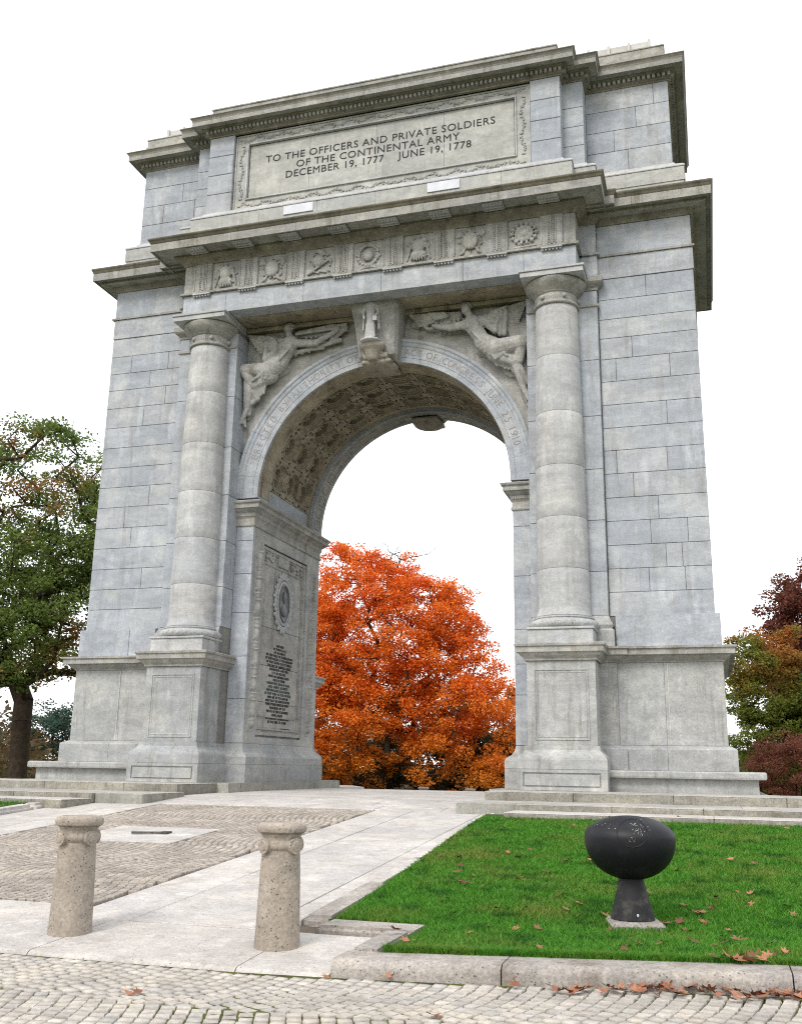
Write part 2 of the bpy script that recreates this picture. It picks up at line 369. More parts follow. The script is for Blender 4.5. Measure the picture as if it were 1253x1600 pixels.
# ================================================================== TERRAIN
mark('TERRAIN')
def sm(a, b, x): t = min(1, max(0, (x-a)/(b-a))); return t*t*(3-2*t)
def zp(y):                      # level of the processional paving
    if y < -2.5: return -.064+.068*y
    if y < 0: return -.234+.034*(y+2.5)*(.4)
    if y < 6: return -.2
    return -.2-.095*(y-6) if y < 24 else -1.91-.02*(y-24)
def zr(x, y=-15): return -1.085+.02*sm(4.6, 5.1, x)+.036*max(0, x-5.2)-.012*(max(0, -14.8-y))
def zlawn(x, y):
    b = -.943+.008*(y+14.43) if y < -13.0 else -.9315+.0745*(min(y, -4.9)+13.0)
    return b+.03*max(0, x-5.2)*sm(-12.4, -14.2, y)
def grid(name, x0, x1, y0, y1, nx, ny, f, mat, parent=None):
    V = [(x0+(x1-x0)*i/nx, y0+(y1-y0)*j/ny, 0) for j in range(ny+1) for i in range(nx+1)]
    V = [(x, y, f(x, y)) for x, y, _ in V]
    F = [(j*(nx+1)+i, j*(nx+1)+i+1, (j+1)*(nx+1)+i+1, (j+1)*(nx+1)+i) for j in range(ny) for i in range(nx)]
    return pyobj(name, V, F, mat, parent, True)
def terr(x, y):
    base = zlawn(x, y)-.32 if y < -5 else (-.48 if y < 7 else -.48-.10*(y-7) if y < 24 else -2.18-.01*min(300, y-24))
    if y < -14.3: base = -1.45
    return base - .05*(y < -4) + (.0 if y < 30 else .5*noise.noise((x*.02, y*.02, 0)))
ys = [-500, -60, -24, -15.2, -14.9, -14.31, -14.29]+[-14+.75*i for i in range(0, 62)]+[40, 60, 90, 140, 220, 350, 600, 1200]
xs = [-1200, -500, -200, -90, -50]+[-36+3*i for i in range(25)]+[50, 90, 200, 500, 1200]
V = [(x, y, terr(x, y)) for y in ys for x in xs]; nx = len(xs)
F = [(j*nx+i, j*nx+i+1, (j+1)*nx+i+1, (j+1)*nx+i) for j in range(len(ys)-1) for i in range(nx-1)]
g = simple('park_ground_grass', (.035, .07, .012), (.10, .08, .03), .7, 1, .1)
tag(pyobj('ground', V, F, g, None, True), kind='structure')
# lawns
def lawn_sheet():
    V = []; F = []; nx = 40
    rows = [(-14.43+1.35*k/6, 5.05) for k in range(7)]+[(-13.10+.002+8.2*k/30, None) for k in range(31)]; ny = len(rows)-1
    for j, (y, xl) in enumerate(rows):
        xl = xl or 4.12-.035*(y+13.1)
        for i in range(nx+1):
            x = xl+(16-xl)*i/nx; V.append((x, y, zlawn(x, y)+.025*noise.noise((x*1.5, y*1.5, 3))*min(1, j/3)))
    F = [(j*(nx+1)+i, j*(nx+1)+i+1, (j+1)*(nx+1)+i+1, (j+1)*(nx+1)+i) for j in range(ny) for i in range(nx)]
    return pyobj('lawn', V, F, M['lawn'], None, True)
lawn = tag(lawn_sheet(), kind='structure')
lawn2 = tag(grid('lawn', -16, -5.05, -14.4, -4.7, 30, 30, lambda x, y: zlawn(x, y)+.02, M['lawn']), kind='structure')

# ---- road of cobbles
road = tag(grid('road', -30, 30, -40, -14.6, 60, 24, lambda x, y: zr(x, y)-.012, M['soil']), kind='structure')
def cobble_mesh(i, L=.098, W=.088, H=.055):
    rr = random.Random(i); bm = bmesh.new(); n = 8; top = []; mid = []; bot = []
    base = [(-.5, -.5), (0, -.5), (.5, -.5), (.5, 0), (.5, .5), (0, .5), (-.5, .5), (-.5, 0)]
    jit = [(rr.uniform(-.04, .04), rr.uniform(-.04, .04)) for _ in base]
    for (x, y), (jx, jy) in zip(base, jit):
        x += jx; y += jy; k = .95 if x*y else 1.0
        top.append(bm.verts.new((x*L*k*.93, y*W*k*.93, H+rr.uniform(-.002, .002)))); mid.append(bm.verts.new((x*L*k, y*W*k, H*.84))); bot.append(bm.verts.new((x*L*k, y*W*k, 0)))
    c = bm.verts.new((0, 0, H+.002))
    for a in range(8):
        b = (a+1) % 8; bm.faces.new((top[a], top[b], c)); bm.faces.new((mid[a], mid[b], top[b], top[a])); bm.faces.new((bot[a], bot[b], mid[b], mid[a]))
    bmesh.ops.recalc_face_normals(bm, faces=bm.faces[:])
    me = bpy.data.meshes.new('cobblestone'); bm.to_mesh(me); bm.free()
    return me
CM = [cobble_mesh(i) for i in range(8)]
CMA = []
for me in CM:
    co = np.empty(len(me.vertices)*3); me.vertices.foreach_get('co', co); CMA.append((co.reshape(-1, 3), [tuple(p.vertices) for p in me.polygons]))
def fast_mesh(name, co, faces_flat, starts, mat, parent=None, smooth=True):
    me = bpy.data.meshes.new(name); me.vertices.add(len(co)); me.vertices.foreach_set('co', np.asarray(co, dtype=np.float32).ravel())
    me.loops.add(len(faces_flat)); me.loops.foreach_set('vertex_index', np.asarray(faces_flat, dtype=np.int32))
    me.polygons.add(len(starts)); me.polygons.foreach_set('loop_start', np.asarray(starts, dtype=np.int32))
    me.update(calc_edges=True); me.validate()
    if smooth: me.polygons.foreach_set('use_smooth', [True]*len(me.polygons))
    return link(name, me, mat, parent)
def arcs(x0, x1, y0, y1, zf, B, sag, ph, dy=.107, dx=.128, seed=1, mask=None, flip=None):
    rr = random.Random(seed); out = []
    nb0 = math.floor((y0-ph)/B)-1; nb1 = math.ceil((y1-ph)/B)+1
    for b in range(nb0, nb1):
        yc = ph+b*B; s = 1 if flip is None or (b % 2 == 0) or not flip else -1
        nr = int((x1-x0+2*sag)/dx)+2
        for i in range(nr):
            xb = x0-sag+i*dx; m = int(B/dy); off = rr.random()*.6
            for k in range(m):
                t = ((k+off)/m)*2-1
                if t > 1: continue
                y = yc+t*B/2; x = xb-s*sag*(t*t)+rr.uniform(-.003, .003)+.03*noise.noise((xb*.8, y*.8, 0)); y += rr.uniform(-.003, .003)+.03*noise.noise((xb*.8, y*.8, 5))
                if x0 <= x <= x1 and y0 <= y <= y1 and (mask is None or mask(x, y)):
                    ang = math.atan2(1, -s*sag*2*t/(B/2))-PI/2
                    out.append((x, y, zf(x, y)+rr.uniform(-.002, .002), ang+rr.uniform(-.04, .04), rr.uniform(.95, 1.05), rr.randrange(8)))
    return out
def lay_cobbles(st, parent, mat, nind=300, zs=1.0):
    cx, cy = 7.6, -22.27
    def inview(s):
        v = Vector((s[0], s[1], s[2]))-Vector((7.6, -22.268, .445)); z = v.dot(_f); u = v.dot(_r2)/z; q = v.dot(_u2)/z
        return abs(u) < .41 and abs(q) < .52 and z > 0
    st.sort(key=lambda s: ((0 if inview(s) else 1), (s[0]-cx)**2+(s[1]-cy)**2))
    for s in st[:nind]:
        me = CM[s[5]]; key = me.name+mat.name
        if key not in bpy.data.meshes:
            c = me.copy(); c.name = key; c.materials.append(mat)
        o = bpy.data.objects.new('cobblestone', bpy.data.meshes[key]); C.objects.link(o); o.parent = parent
        o.location = s[:3]; o.rotation_euler = (random.uniform(-.015, .015), random.uniform(-.015, .015), s[3]); o.scale = (s[4], s[4], zs)
    co = []; fl = []; stt = []; nv = 0; nl = 0
    for s in st[nind:]:
        a, F = CMA[s[5]]; c, sn = math.cos(s[3]), math.sin(s[3]); p = a*np.array([s[4], s[4], zs])
        q = np.empty_like(p); q[:, 0] = p[:, 0]*c-p[:, 1]*sn+s[0]; q[:, 1] = p[:, 0]*sn+p[:, 1]*c+s[1]; q[:, 2] = p[:, 2]+s[2]
        co.append(q)
        for f in F: stt.append(nl); fl += [v+nv for v in f]; nl += len(f)
        nv += len(a)
    o = fast_mesh('cobblestones', np.concatenate(co), fl, stt, mat, parent, False); o['kind'] = 'stuff'; return o
st = arcs(-3.5, 12.5, -18.2, -14.86, lambda x, y: zr(x, y)-.05, 2.3, .27, -14.75, dy=.100, dx=.110, seed=3)
lay_cobbles(st, road, M['cobble'])

# ---- processional path: cobbled panel between strips of slabs
path = tag(pyobj('path', *(lambda ys: ([(x, y, zp(y)-.05) for y in ys for x in (-4.7, 4.1)], [(2*i, 2*i+1, 2*i+3, 2*i+2) for i in range(len(ys)-1)]))([-14.6, -12, -10, -8, -6, -4, -2.5, 0, 3, 6, 8, 10, 14, 18, 24]), M['soil2']), kind='structure')
def slab(x0, x1, y0, y1, mat=None, name='paving_slab', parent=None, up=0.0, g=.0085, th=.07):
    a, b, c, d = x0+g, x1-g, y0+g, y1-g; e = .006; j = random.uniform(-.002, .002)+up
    V = [(a, c, zp(c)-th), (b, c, zp(c)-th), (b, d, zp(d)-th), (a, d, zp(d)-th), (a, c, zp(c)-e+j), (b, c, zp(c)-e+j), (b, d, zp(d)-e+j), (a, d, zp(d)-e+j),
         (a+e, c+e, zp(c)+j), (b-e, c+e, zp(c)+j), (b-e, d-e, zp(d)+j), (a+e, d-e, zp(d)+j)]
    F = [(0, 1, 5, 4), (1, 2, 6, 5), (2, 3, 7, 6), (3, 0, 4, 7), (4, 5, 9, 8), (5, 6, 10, 9), (6, 7, 11, 10), (7, 4, 8, 11), (8, 9, 10, 11)]
    return pyobj(name, V, F, mat or M['paving'], parent or path)
def strip(x0, x1, y0, y1, L, seed):
    rr = random.Random(seed); y = y0
    while y < y1-.01:
        n = min(y1, y+L*rr.uniform(.85, 1.15))
        if y1-n < .4*L: n = y1
        slab(x0, x1, y, n); y = n
strip(1.62, 2.32, -13.56, -4.1, 1.75, 1); strip(2.32, 3.62, -13.56, -4.1, 1.02, 2); strip(3.62, 3.86, -13.1, -4.1, 1.6, 12)
strip(-3.5, -2.86, -13.56, -4.1, 1.7, 3); strip(-4.62, -3.5, -13.56, -4.1, 1.1, 4)
def cross(y0, y1, x0, x1, L, seed):
    rr = random.Random(seed); x = x0
    while x < x1-.01:
        n = min(x1, x+L*rr.uniform(.85, 1.15))
        if x1-n < .4*L: n = x1
        slab(x, n, y0, y1); x = n
cross(-13.56, -13.05, -2.86, 1.62, 1.3, 5); cross(-4.1, -3.4, -4.62, 3.86, 1.5, 6)
for k, (a, b) in enumerate(((-3.4, -2.5), (-2.5, -1.4), (-1.4, -.2), (-.2, 1.2), (1.2, 2.6), (2.6, 4), (4, 5.4), (5.4, 7), (7, 9), (9, 12), (12, 16), (16, 20))): cross(a, b, -3.3, 3.3, 1.4, 20+k)
st = arcs(-2.80, 1.56, -13.0, -4.14, lambda x, y: zp(y)-.056, 1.5, .15, -12.6, dy=.098, dx=.108, seed=5, mask=lambda x, y: not (-1.70 < x < .16 and -9.02 < y < -7.36), flip=True)
lay_cobbles(st, path, M['cobble2'])
cov = slab(-1.66, .12, -8.98, -7.4, name='cover_slab', up=.004); cov.parent = None; tag(cov, 'flat pale square stone slab set in the middle of the cobbled panel', 'slab')
hb = bmesh.new()
zc = zp(-8.2)+.012
for a, b in (((-.95, -8.28), (-.45, -8.05)), ((-.90, -8.36), (-.42, -8.16)), ((-.62, -8.26), (-.48, -8.05))):
    tube(hb, (a[0], a[1], zc+.012), (b[0], b[1], zc+.012), .016, .012, 6)
box(hb, -.52, -.40, -8.2, -8.02, zc, zc+.03)
h = bmobj('lifting_bracket', hb, M['iron']); tag(h, 'small black iron bracket lying on the square slab in the cobbles', 'bracket')

# apron stones at the road edge (bull-nosed)
kerb = empty('kerb', (0, 0, 0)); tag(kerb, kind='structure')
def nosed(name, x0, x1, yb, yf, zt, hgt, r, mat, parent, slope=0.0, g=.005, zt2=None, tuck=0):
    """kerb stone along x: back at yb, rounded front at yf; top rises by slope towards the back"""
    zt2 = zt if zt2 is None else zt2
    prof = [(yb, 0, -hgt), (yb, (yb-yf)*slope, 0)]+[(yf+r-r*math.sin(a), 0, -r+r*math.cos(a)) for a in [i*PI/12 for i in range(0, 7)]]+[(yf+tuck, 0, -hgt)]
    ns = 6; V = []; q = len(prof)
    for k in range(ns+1):
        t = k/ns; x = x0+g+(x1-x0-2*g)*t; z = zt+(zt2-zt)*t; w1 = .004*noise.noise((x*3, yf, 1))
        V += [(x, y+w1, z+dz+e+w1) for y, e, dz in prof]
    F = [tuple(range(q)), tuple(range(ns*q, ns*q+q))]
    for k in range(ns): F += [(k*q+a, k*q+(a+1) % q, (k+1)*q+(a+1) % q, (k+1)*q+a) for a in range(q)]
    return pyobj(name, V, F, mat, parent, True)
for a, b in ((-9.2, -6.4), (-6.4, -3.1), (-3.1, -.4), (-.4, 2.15), (2.15, 4.02), (4.02, 4.78)):
    nosed('apron_stone', a, b, -13.565, -14.80, zp(-14.8)+.006, .14, .06, M['paving'], kerb, slope=.06)
for a, b in ((4.79, 6.08), (6.08, 8.02), (8.02, 9.9), (9.9, 11.8), (11.8, 14)):
    nosed('kerb_stone', a, b, -14.42, -14.785, zr(a)+.125, .24, .07, M['kerb'], kerb, zt2=zr(b)+.125)
def rbox(name, x0, x1, y0, y1, z0, z1, mat, parent, r=.04, zend=None):
    bm = bmesh.new(); rr = bmesh.ops.create_cube(bm, size=1, matrix=Matrix.Translation(((x0+x1)/2, (y0+y1)/2, (z0+z1)/2)) @ Matrix.Diagonal((x1-x0, y1-y0, z1-z0, 1)))
    if zend is not None:
        for v in bm.verts:
            if v.co.y > (y0+y1)/2: v.co.z += zend-z1
    es = [e for e in bm.edges if sum(v.co.z for v in e.verts)/2 > z0+.3*(z1-z0)]
    bmesh.ops.bevel(bm, geom=es, offset=r, segments=3, affect='EDGES'); return bmobj(name, bm, mat, parent, True)
rbox('kerb_stone', 4.80, 5.06, -14.415, -13.52, -1.2, -.935, M['kerb'], kerb, .035, zend=-.925)
rbox('kerb_stone', 4.16, 5.10, -13.51, -13.09, -1.15, -.925, M['kerb'], kerb, .04)
for k in range(5):      # rounded kerb along the right of the path
    ya, yb = -13.11+k*1.75, -13.11+(k+1)*1.75-.008
    if k == 4: yb = -4.45
    xa = 4.02-.07*k
    rbox('kerb_stone', 3.865, xa+.17, ya, yb, zp(ya)-.2, zp(ya)+.045, M['kerb'] if k == 0 else M['paving'], kerb, .05, zend=zp(yb)+.045)
for k in range(4):
    ya, yb = -12.0+k*2.1, -12.0+(k+1)*2.1-.008
    rbox('kerb_stone', -4.95, -4.63, ya, yb, zp(ya)-.2, zp(ya)+.10, M['paving'], kerb, .06, zend=zp(yb)+.10)

# ---- platform and steps under the two piers
steps = empty('steps'); tag(steps, kind='structure')
def stepstones(x0, x1, y0, y1, z0, z1, L, seed, mat=None):
    rr = random.Random(seed); x = x0
    while x < x1-.01:
        n = min(x1, x+L*rr.uniform(.85, 1.15))
        if x1-n < .5*L: n = x1
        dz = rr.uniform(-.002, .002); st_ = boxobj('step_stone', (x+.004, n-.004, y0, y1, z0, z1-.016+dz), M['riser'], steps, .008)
        boxobj('step_tread', (x+.003, n-.003, y0+.004, y1, z1-.015+dz, z1+dz), mat or M['tread'], st_, .006); x = n  # thin added slab holds the paler, lit tone of the step top
for s in (1, -1):
    def X(a, b): return (a, b) if s > 0 else (-b, -a)
    stepstones(*X(3.33, 22), -2.7, -.9, -.34, 0, 1.95, 31+s)
    boxobj('step_stone', (*X(3.04, 8.6), -.895, 6.4, -.34, 0.0), M['step'], steps)
    stepstones(*X(3.16, 22), -4.0, -2.705, -.36, -.165, 1.6, 41+s, M['tread'])
    stepstones(*X(4.245, 22), -4.45, -4.003, -.36, -.167, 1.6, 41+s, M['tread'])
    stepstones(*X(4.245, 22), -5.45, -4.453, -.48, -.27, 1.5, 51+s, M['paving'])
    cb = boxobj('cheek_block', (*X(3.17, 4.24), -4.36, -4.01, -.62, -.165), M['step'], steps, .012)

# ================================================================== THE ARCH
mark('THE ARCH')
arch = empty('memorial_arch', (0, 2.7, 0)); tag(arch, 'tall grey stone triumphal arch with columns, carved frieze and inscribed attic', 'arch')
_inv = Matrix.Translation((0, -2.7, 0))
YM = 2.7; W = 7.83; YB = 5.4
core = bmesh.new()
d = .02
for s in (1, -1):
    a, b = (3.89, W-d) if s > 0 else (-(W-d), -3.89)
    box(core, a, b, d, YB-d, 0, 13.5)
    a, b = (3.40, 3.889) if s > 0 else (-3.889, -3.50)
    box(core, a, b, .42, YB-.42, 0, 6.4)
box(core, -5.18, 5.18, -.80, YB+.80, 11.95, 13.5)
box(core, -5.57, -3.892, -.13, YB+.13, 3.0, 13.5); box(core, 3.892, 5.57, -.13, YB+.13, 3.0, 13.5)
box(core, -7.48, 7.48, .395, YB-.395, 13.5, 18.0)
box(core, -5.38, 5.38, -.18, YB+.18, 13.5, 18.0)
box(core, -4.87, 4.87, -.36, YB+.36, 13.5, 18.0)
bmobj('core_wall', core, M['mortar'], arch)

# --- flank ashlar, front and sides
ZS = [3.735, 4.27, 4.80, 5.34, 5.90, 6.45, 7.02, 7.58, 8.13, 8.70, 9.28, 9.85, 10.38, 10.87, 11.38, 11.925]
for s in (1, -1):
    if s > 0: o, u = (0, 0, 0), (1, 0, 0); r = (5.60, W)
    else: o, u = (0, 0, 0), (1, 0, 0); r = (-W, -5.60)
    ashlar(o, u, (0, -1, 0), *r, ZS, 1.15, .10, M['stone'], arch, 100+s, .45, True)
    ashlar(o, u, (0, -1, 0), *r, [12.56, 13.36], 1.3, .10, M['stone'], arch, 114+s, 1.0)
    block_z = [11.925, 12.505]
    ashlar((0, -.02, 0), u, (0, -1, 0), r[0], r[1]+(.02 if s > 0 else 0), block_z, 1.2, .10, M['stone'], arch, 120+s, 1.0)
    # side faces
    so_, su = ((W, 0, 0), (0, 1, 0)) if s > 0 else ((-W, 0, 0), (0, 1, 0))
    ashlar(so_, su, (s, 0, 0), .104, YB, [z for i, z in enumerate(ZS) if i % 2 == 0 or i == len(ZS)-1], 1.6, .08, M['stone'], arch, 130+s, .1)
    ashlar(so_, su, (s, 0, 0), .104, YB, [11.925, 12.56, 13.36], 1.6, .08, M['stone'], arch, 140+s, .1)
    # plain band above the dado cap
    ashlar((0, -.10, 0), u, (0, -1, 0), (5.72 if s > 0 else -7.93), (7.93 if s > 0 else -5.72), [3.045, 3.735], 1.5, .115, M['stone'], arch, 150+s, .3)
    ashlar((s*7.93, 0, 0), su, (s, 0, 0), .02, YB, [3.045, 3.735], 1.5, .11, M['stone'], arch, 160+s, .1)
    # taenia
    x = s*(W)
    mould('string_course', [(-W, YB), (-W, 0), (-5.6, 0)] if s < 0 else [(5.6, 0), (W, 0), (W, YB)], [(-.05, 12.505), (.06, 12.505), (.06, 12.56), (-.05, 12.56)], M['ledge'], arch, seg=1.6)
    # narrow pilaster behind each column
    zz = [3.735, 4.73, 5.91, 7.12, 8.41, 9.81, 11.2, 11.6]
    for z0, z1 in zip(zz, zz[1:]):
        block('stone_block', (0, -.15, 0), (1, 0, 0), (0, -1, 0), (3.87 if s > 0 else -5.585), (5.585 if s > 0 else -3.87), z0, z1, .03, M['stone'], arch)
        block('stone_block', (s*3.87, 0, 0), (0, 1, 0), (-s, 0, 0), -.118, .52, z0, z1, .02, M['stone'], arch)
        block('stone_block', (s*5.585, 0, 0), (0, 1, 0), (s, 0, 0), -.118, -.001, z0, z1, .02, M['stone'], arch)
    P = [(3.9, -.15), (5.585, -.15), (5.585, .02)] if s > 0 else [(-5.585, .02), (-5.585, -.15), (-3.9, -.15)]
    mould('pilaster_base', P, [(-.03, 3.04), (.12, 3.04), (.12, 3.40), (.07, 3.44), (.10, 3.52), (.05, 3.62), (0.0, 3.735), (-.03, 3.735)], M['dado'], arch, seg=3)
    mould('pilaster_capital', P, [(-.03, 11.6), (0.02, 11.6), (.03, 11.66), (.12, 11.74), (.15, 11.78), (.15, 11.91), (-.03, 11.91)], M['ledge'], arch, seg=3)
    mould('pilaster_capital', P, [(-.03, 11.16), (.0, 11.16), (.04, 11.18), (.04, 11.23), (.0, 11.25), (-.03, 11.25)], M['ledge'], arch, seg=3)
    P = [(5.0, -.15), (5.60, -.15), (5.60, .02)] if s > 0 else [(-5.60, .02), (-5.60, -.15), (-5.0, -.15)]
    mould('stone_block', P, [(-.03, 11.925), (.02, 11.925), (.02, 12.505), (-.03, 12.505)], M['stone'], arch, seg=3)
    mould('string_course', P, [(-.03, 12.51), (.08, 12.51), (.08, 12.562), (-.03, 12.562)], M['ledge'], arch, seg=3)
    mould('stone_block', P, [(-.03, 12.566), (.0, 12.566), (.0, 13.38), (-.03, 13.38)], M['stone'], arch, seg=3)

# --- dado, bench, pedestal of the flanks
for s in (1, -1):
    P = [(5.30, .0), (W, .0), (W, YB)] if s > 0 else [(-W, YB), (-W, .0), (-5.30, .0)]
    mould('bench', P, [(-.1, 0), (.62, 0), (.62, .262), (.64, .275), (.765, .285), (.775, .32), (.775, .40), (.75, .43), (-.1, .43)], M['dado'], arch, seg=2.4)
    mould('dado_base', P, [(-.02, .435), (.27, .435), (.27, .86), (.25, .89), (.115, .945), (-.02, .945)], M['dado'], arch, seg=1.6)
    mould('dado_panel', P, [(-.03, .95), (.10, .95), (.10, 2.69), (-.03, 2.69)], M['dado'], arch, seg=1.25)
    mould('dado_cap', P, [(-.03, 2.695), (.12, 2.695), (.13, 2.72), (.24, 2.80), (.26, 2.84), (.35, 2.845), (.35, 2.96), (.39, 2.975), (.39, 3.02), (-.03, 3.045)], M['ledge'], arch, seg=2.0)
    # the narrower strip beside the column pedestal
    P = [(4.9, -.06), (5.62, -.06), (5.62, .02)] if s > 0 else [(-5.62, .02), (-5.62, -.06), (-4.9, -.06)]
    mould('dado_base', P, [(-.02, .437), (.27, .437), (.27, .862), (.25, .892), (.115, .947), (-.02, .947)], M['dado'], arch, seg=3)
    mould('dado_panel', P, [(-.03, .952), (.10, .952), (.10, 2.688), (-.03, 2.688)], M['dado'], arch, seg=3)
    mould('dado_cap', P, [(-.03, 2.697), (.12, 2.697), (.13, 2.722), (.24, 2.802), (.26, 2.842), (.352, 2.847), (.352, 2.963), (.392, 2.978), (.392, 3.023), (-.03, 3.048)], M['ledge'], arch, seg=3)

# --- pedestals and columns: built once, copied to the four corners
def make_pedestal():
    hd = .726; R = [(-hd, -hd), (hd, -hd), (hd, hd), (-hd, hd)]
    bm = bmesh.new(); box(bm, -hd, hd, -hd, hd, .90, 2.70); ped = bmobj('pedestal', bm, M['dado'], arch)
    bm = bmesh.new(); hb = .925
    box(bm, -hb, hb, -hb, hb, 0, .425); bmobj('pedestal_plinth', bm, M['dado'], ped)
    bm = bmesh.new()
    for a in (-1, 1):     # incised rectangle of the plinth block: four dark grooves cut by raised borders
        pass
    x0, x1, z0, z1, t = -.80, .80, .07, .36, .032
    for q in ((-hb, hb, .005, z0), (-hb, hb, z1, .42), (-hb, x0, z0, z1), (x1, hb, z0, z1), (x0+t, x1-t, z0+t, z1-t)):
        box(bm, q[0], q[1], -hb-.03, -hb, q[2], q[3])
    bmobj('plinth_panel', bm, M['dado'], ped)
    prof = [(-.05, .43), (.20, .43), (.20, .62), (.19, .66), (.17, .70), (.10, .76), (.05, .82), (.02, .88), (.0, .905), (-.05, .905)]
    V = []; q = len(prof)
    for cx, cy in R:
        V += [((cx+math.copysign(o, cx)), (cy+math.copysign(o, cy)), z) for o, z in prof]
    F = [(k*q+a, k*q+(a+1) % q, ((k+1) % 4)*q+(a+1) % q, ((k+1) % 4)*q+a) for k in range(4) for a in range(q)]
    pyobj('base_moulding', V, F, M['dado'], ped)
    prof = [(-.05, 2.68), (.03, 2.68), (.04, 2.71), (.12, 2.78), (.15, 2.83), (.19, 2.845), (.20, 2.85), (.20, 2.96), (.23, 2.975), (.235, 3.02), (.20, 3.04), (-.05, 3.05)]
    V = []; q = len(prof)
    for cx, cy in R:
        V += [((cx+math.copysign(o, cx)), (cy+math.copysign(o, cy)), z) for o, z in prof]
    F = [(k*q+a, k*q+(a+1) % q, ((k+1) % 4)*q+(a+1) % q, ((k+1) % 4)*q+a) for k in range(4) for a in range(q)]
    F.append(tuple(k*q+q-1 for k in range(4)))
    pyobj('cap_moulding', V, F, M['ledge'], ped)
    bm = bmesh.new()
    for k, (w_, dd) in enumerate(((.575, .016), (.52, .008))):      # framed field on the front face
        x0, x1, z0, z1 = -w_, w_, 1.02+.055*k, 2.50-.055*k; t = .03
        for b_ in ((x0, x1, z0, z0+t), (x0, x1, z1-t, z1), (x0, x0+t, z0+t, z1-t), (x1-t, x1, z0+t, z1-t)):
            box(bm, b_[0], b_[1], -hd-dd, -hd+.002, b_[2], b_[3], .004)
    bmobj('field_frame', bm, M['dado'], ped)
    bm = bmesh.new(); box(bm, -.728, -.40, -hd+.6, -hd+.612, .95, 2.65); bm.free()
    return ped
def make_column():
    bm = bmesh.new(); lathe(bm, [(.57, 3.5), (.55, 5), (.53, 7), (.48, 11.3)], n=24); col = bmobj('column', bm, M['mortar'], arch, True)
    bm = bmesh.new(); box(bm, -.70, .70, -.70, .70, 3.042, 3.35, .006); box(bm, -.73, .73, -.73, .73, 3.352, 3.405, .01); bmobj('column_plinth', bm, M['drum'], col)
    bm = bmesh.new(); lathe(bm, [(.60, 3.405), (.70, 3.41), (.745, 3.44), (.765, 3.49), (.765, 3.52), (.745, 3.565), (.70, 3.595), (.655, 3.60), (.65, 3.625), (.665, 3.635), (.665, 3.66), (.64, 3.672), (.60, 3.675)], n=56)
    bmobj('base_torus', bm, M['drum'], col, True)
    bm = bmesh.new()
    for i in range(26):      # star and laurel band round the torus
        a = 2*PI*i/26; ell(bm, (.748*math.cos(a), .748*math.sin(a), 3.505), (.028, .028, .045 if i % 2 else .03), u=6, v=5)
        ell(bm, (.75*math.cos(a+.08), .75*math.sin(a+.08), 3.53), (.02, .02, .02), u=5, v=4); ell(bm, (.75*math.cos(a-.08), .75*math.sin(a-.08), 3.48), (.02, .02, .02), u=5, v=4)
    bmobj('laurel_band', bm, M['dado'], col)
    zz = [3.68, 4.73, 5.91, 7.12, 8.41, 9.81, 11.10]
    def rad(z):
        t = (z-3.68)/(11.1-3.68); r = .583-.083*t**1.6
        if z < 3.9: r += .045*(1-(z-3.68)/.22)**2
        return r
    for z0, z1 in zip(zz, zz[1:]):
        n = 6; pr = [(rad(z0)-.03, z0+.003), (rad(z0)-.004, z0+.003), (rad(z0+.012), z0+.012)]
        if z0 == 3.68: pr += [(rad(z0+q), z0+q) for q in (.04, .08, .13, .2)]
        pr += [(rad(z0+(z1-z0)*k/n), z0+(z1-z0)*k/n) for k in range(1, n)]+[(rad(z1-.012), z1-.012), (rad(z1)-.004, z1-.003), (rad(z1)-.03, z1-.003)]
        bm = bmesh.new(); lathe(bm, pr, n=48); bmobj('column_drum', bm, M['drum'], col, True)
    bm = bmesh.new(); lathe(bm, [(.49, 11.1), (.51, 11.105), (.545, 11.12), (.555, 11.145), (.545, 11.17), (.515, 11.185), (.505, 11.20), (.505, 11.40), (.53, 11.41), (.545, 11.43), (.53, 11.445),
                                 (.555, 11.47), (.62, 11.52), (.68, 11.58), (.725, 11.65), (.74, 11.70), (.72, 11.725), (.5, 11.73)], n=56)
    cp = bmobj('capital', bm, M['ledge'], col, True)
    bm = bmesh.new()
    for i in range(60):
        a = 2*PI*i/60
        if i % 10 in (0,): ell(bm, (.515*math.cos(a), .515*math.sin(a), 11.30), (.06, .06, .06), u=8, v=6)
        elif i % 10 in (1, 9): pass
        else: ell(bm, (.505*math.cos(a), .505*math.sin(a), 11.30), (.016, .016, .07), u=5, v=5)
    bmobj('neck_ornament', bm, M['carve'], col)
    bm = bmesh.new(); box(bm, -.745, .745, -.745, .745, 11.732, 11.855, .005); box(bm, -.775, .775, -.775, .775, 11.857, 11.915, .008); bmobj('abacus', bm, M['drum'], col)
    return col
def tree_copy(o, parent, T):
    c = o.copy(); C.objects.link(c); c.parent = parent; c.matrix_local = T @ o.matrix_local
    for ch in o.children:
        k = ch.copy(); C.objects.link(k); k.parent = c
    return c
ped = make_pedestal(); col = make_column()
for o in (ped, col):
    for T in (Matrix.Translation((-4.62, -.25-YM, 0)), Matrix.Translation((4.62, YB+.25-YM, 0)) @ Matrix.Rotation(PI, 4, 'Z'), Matrix.Translation((-4.62, YB+.25-YM, 0)) @ Matrix.Rotation(PI, 4, 'Z')):
        tree_copy(o, arch, T)
    o.matrix_local = Matrix.Translation((4.62, -.25-YM, 0))

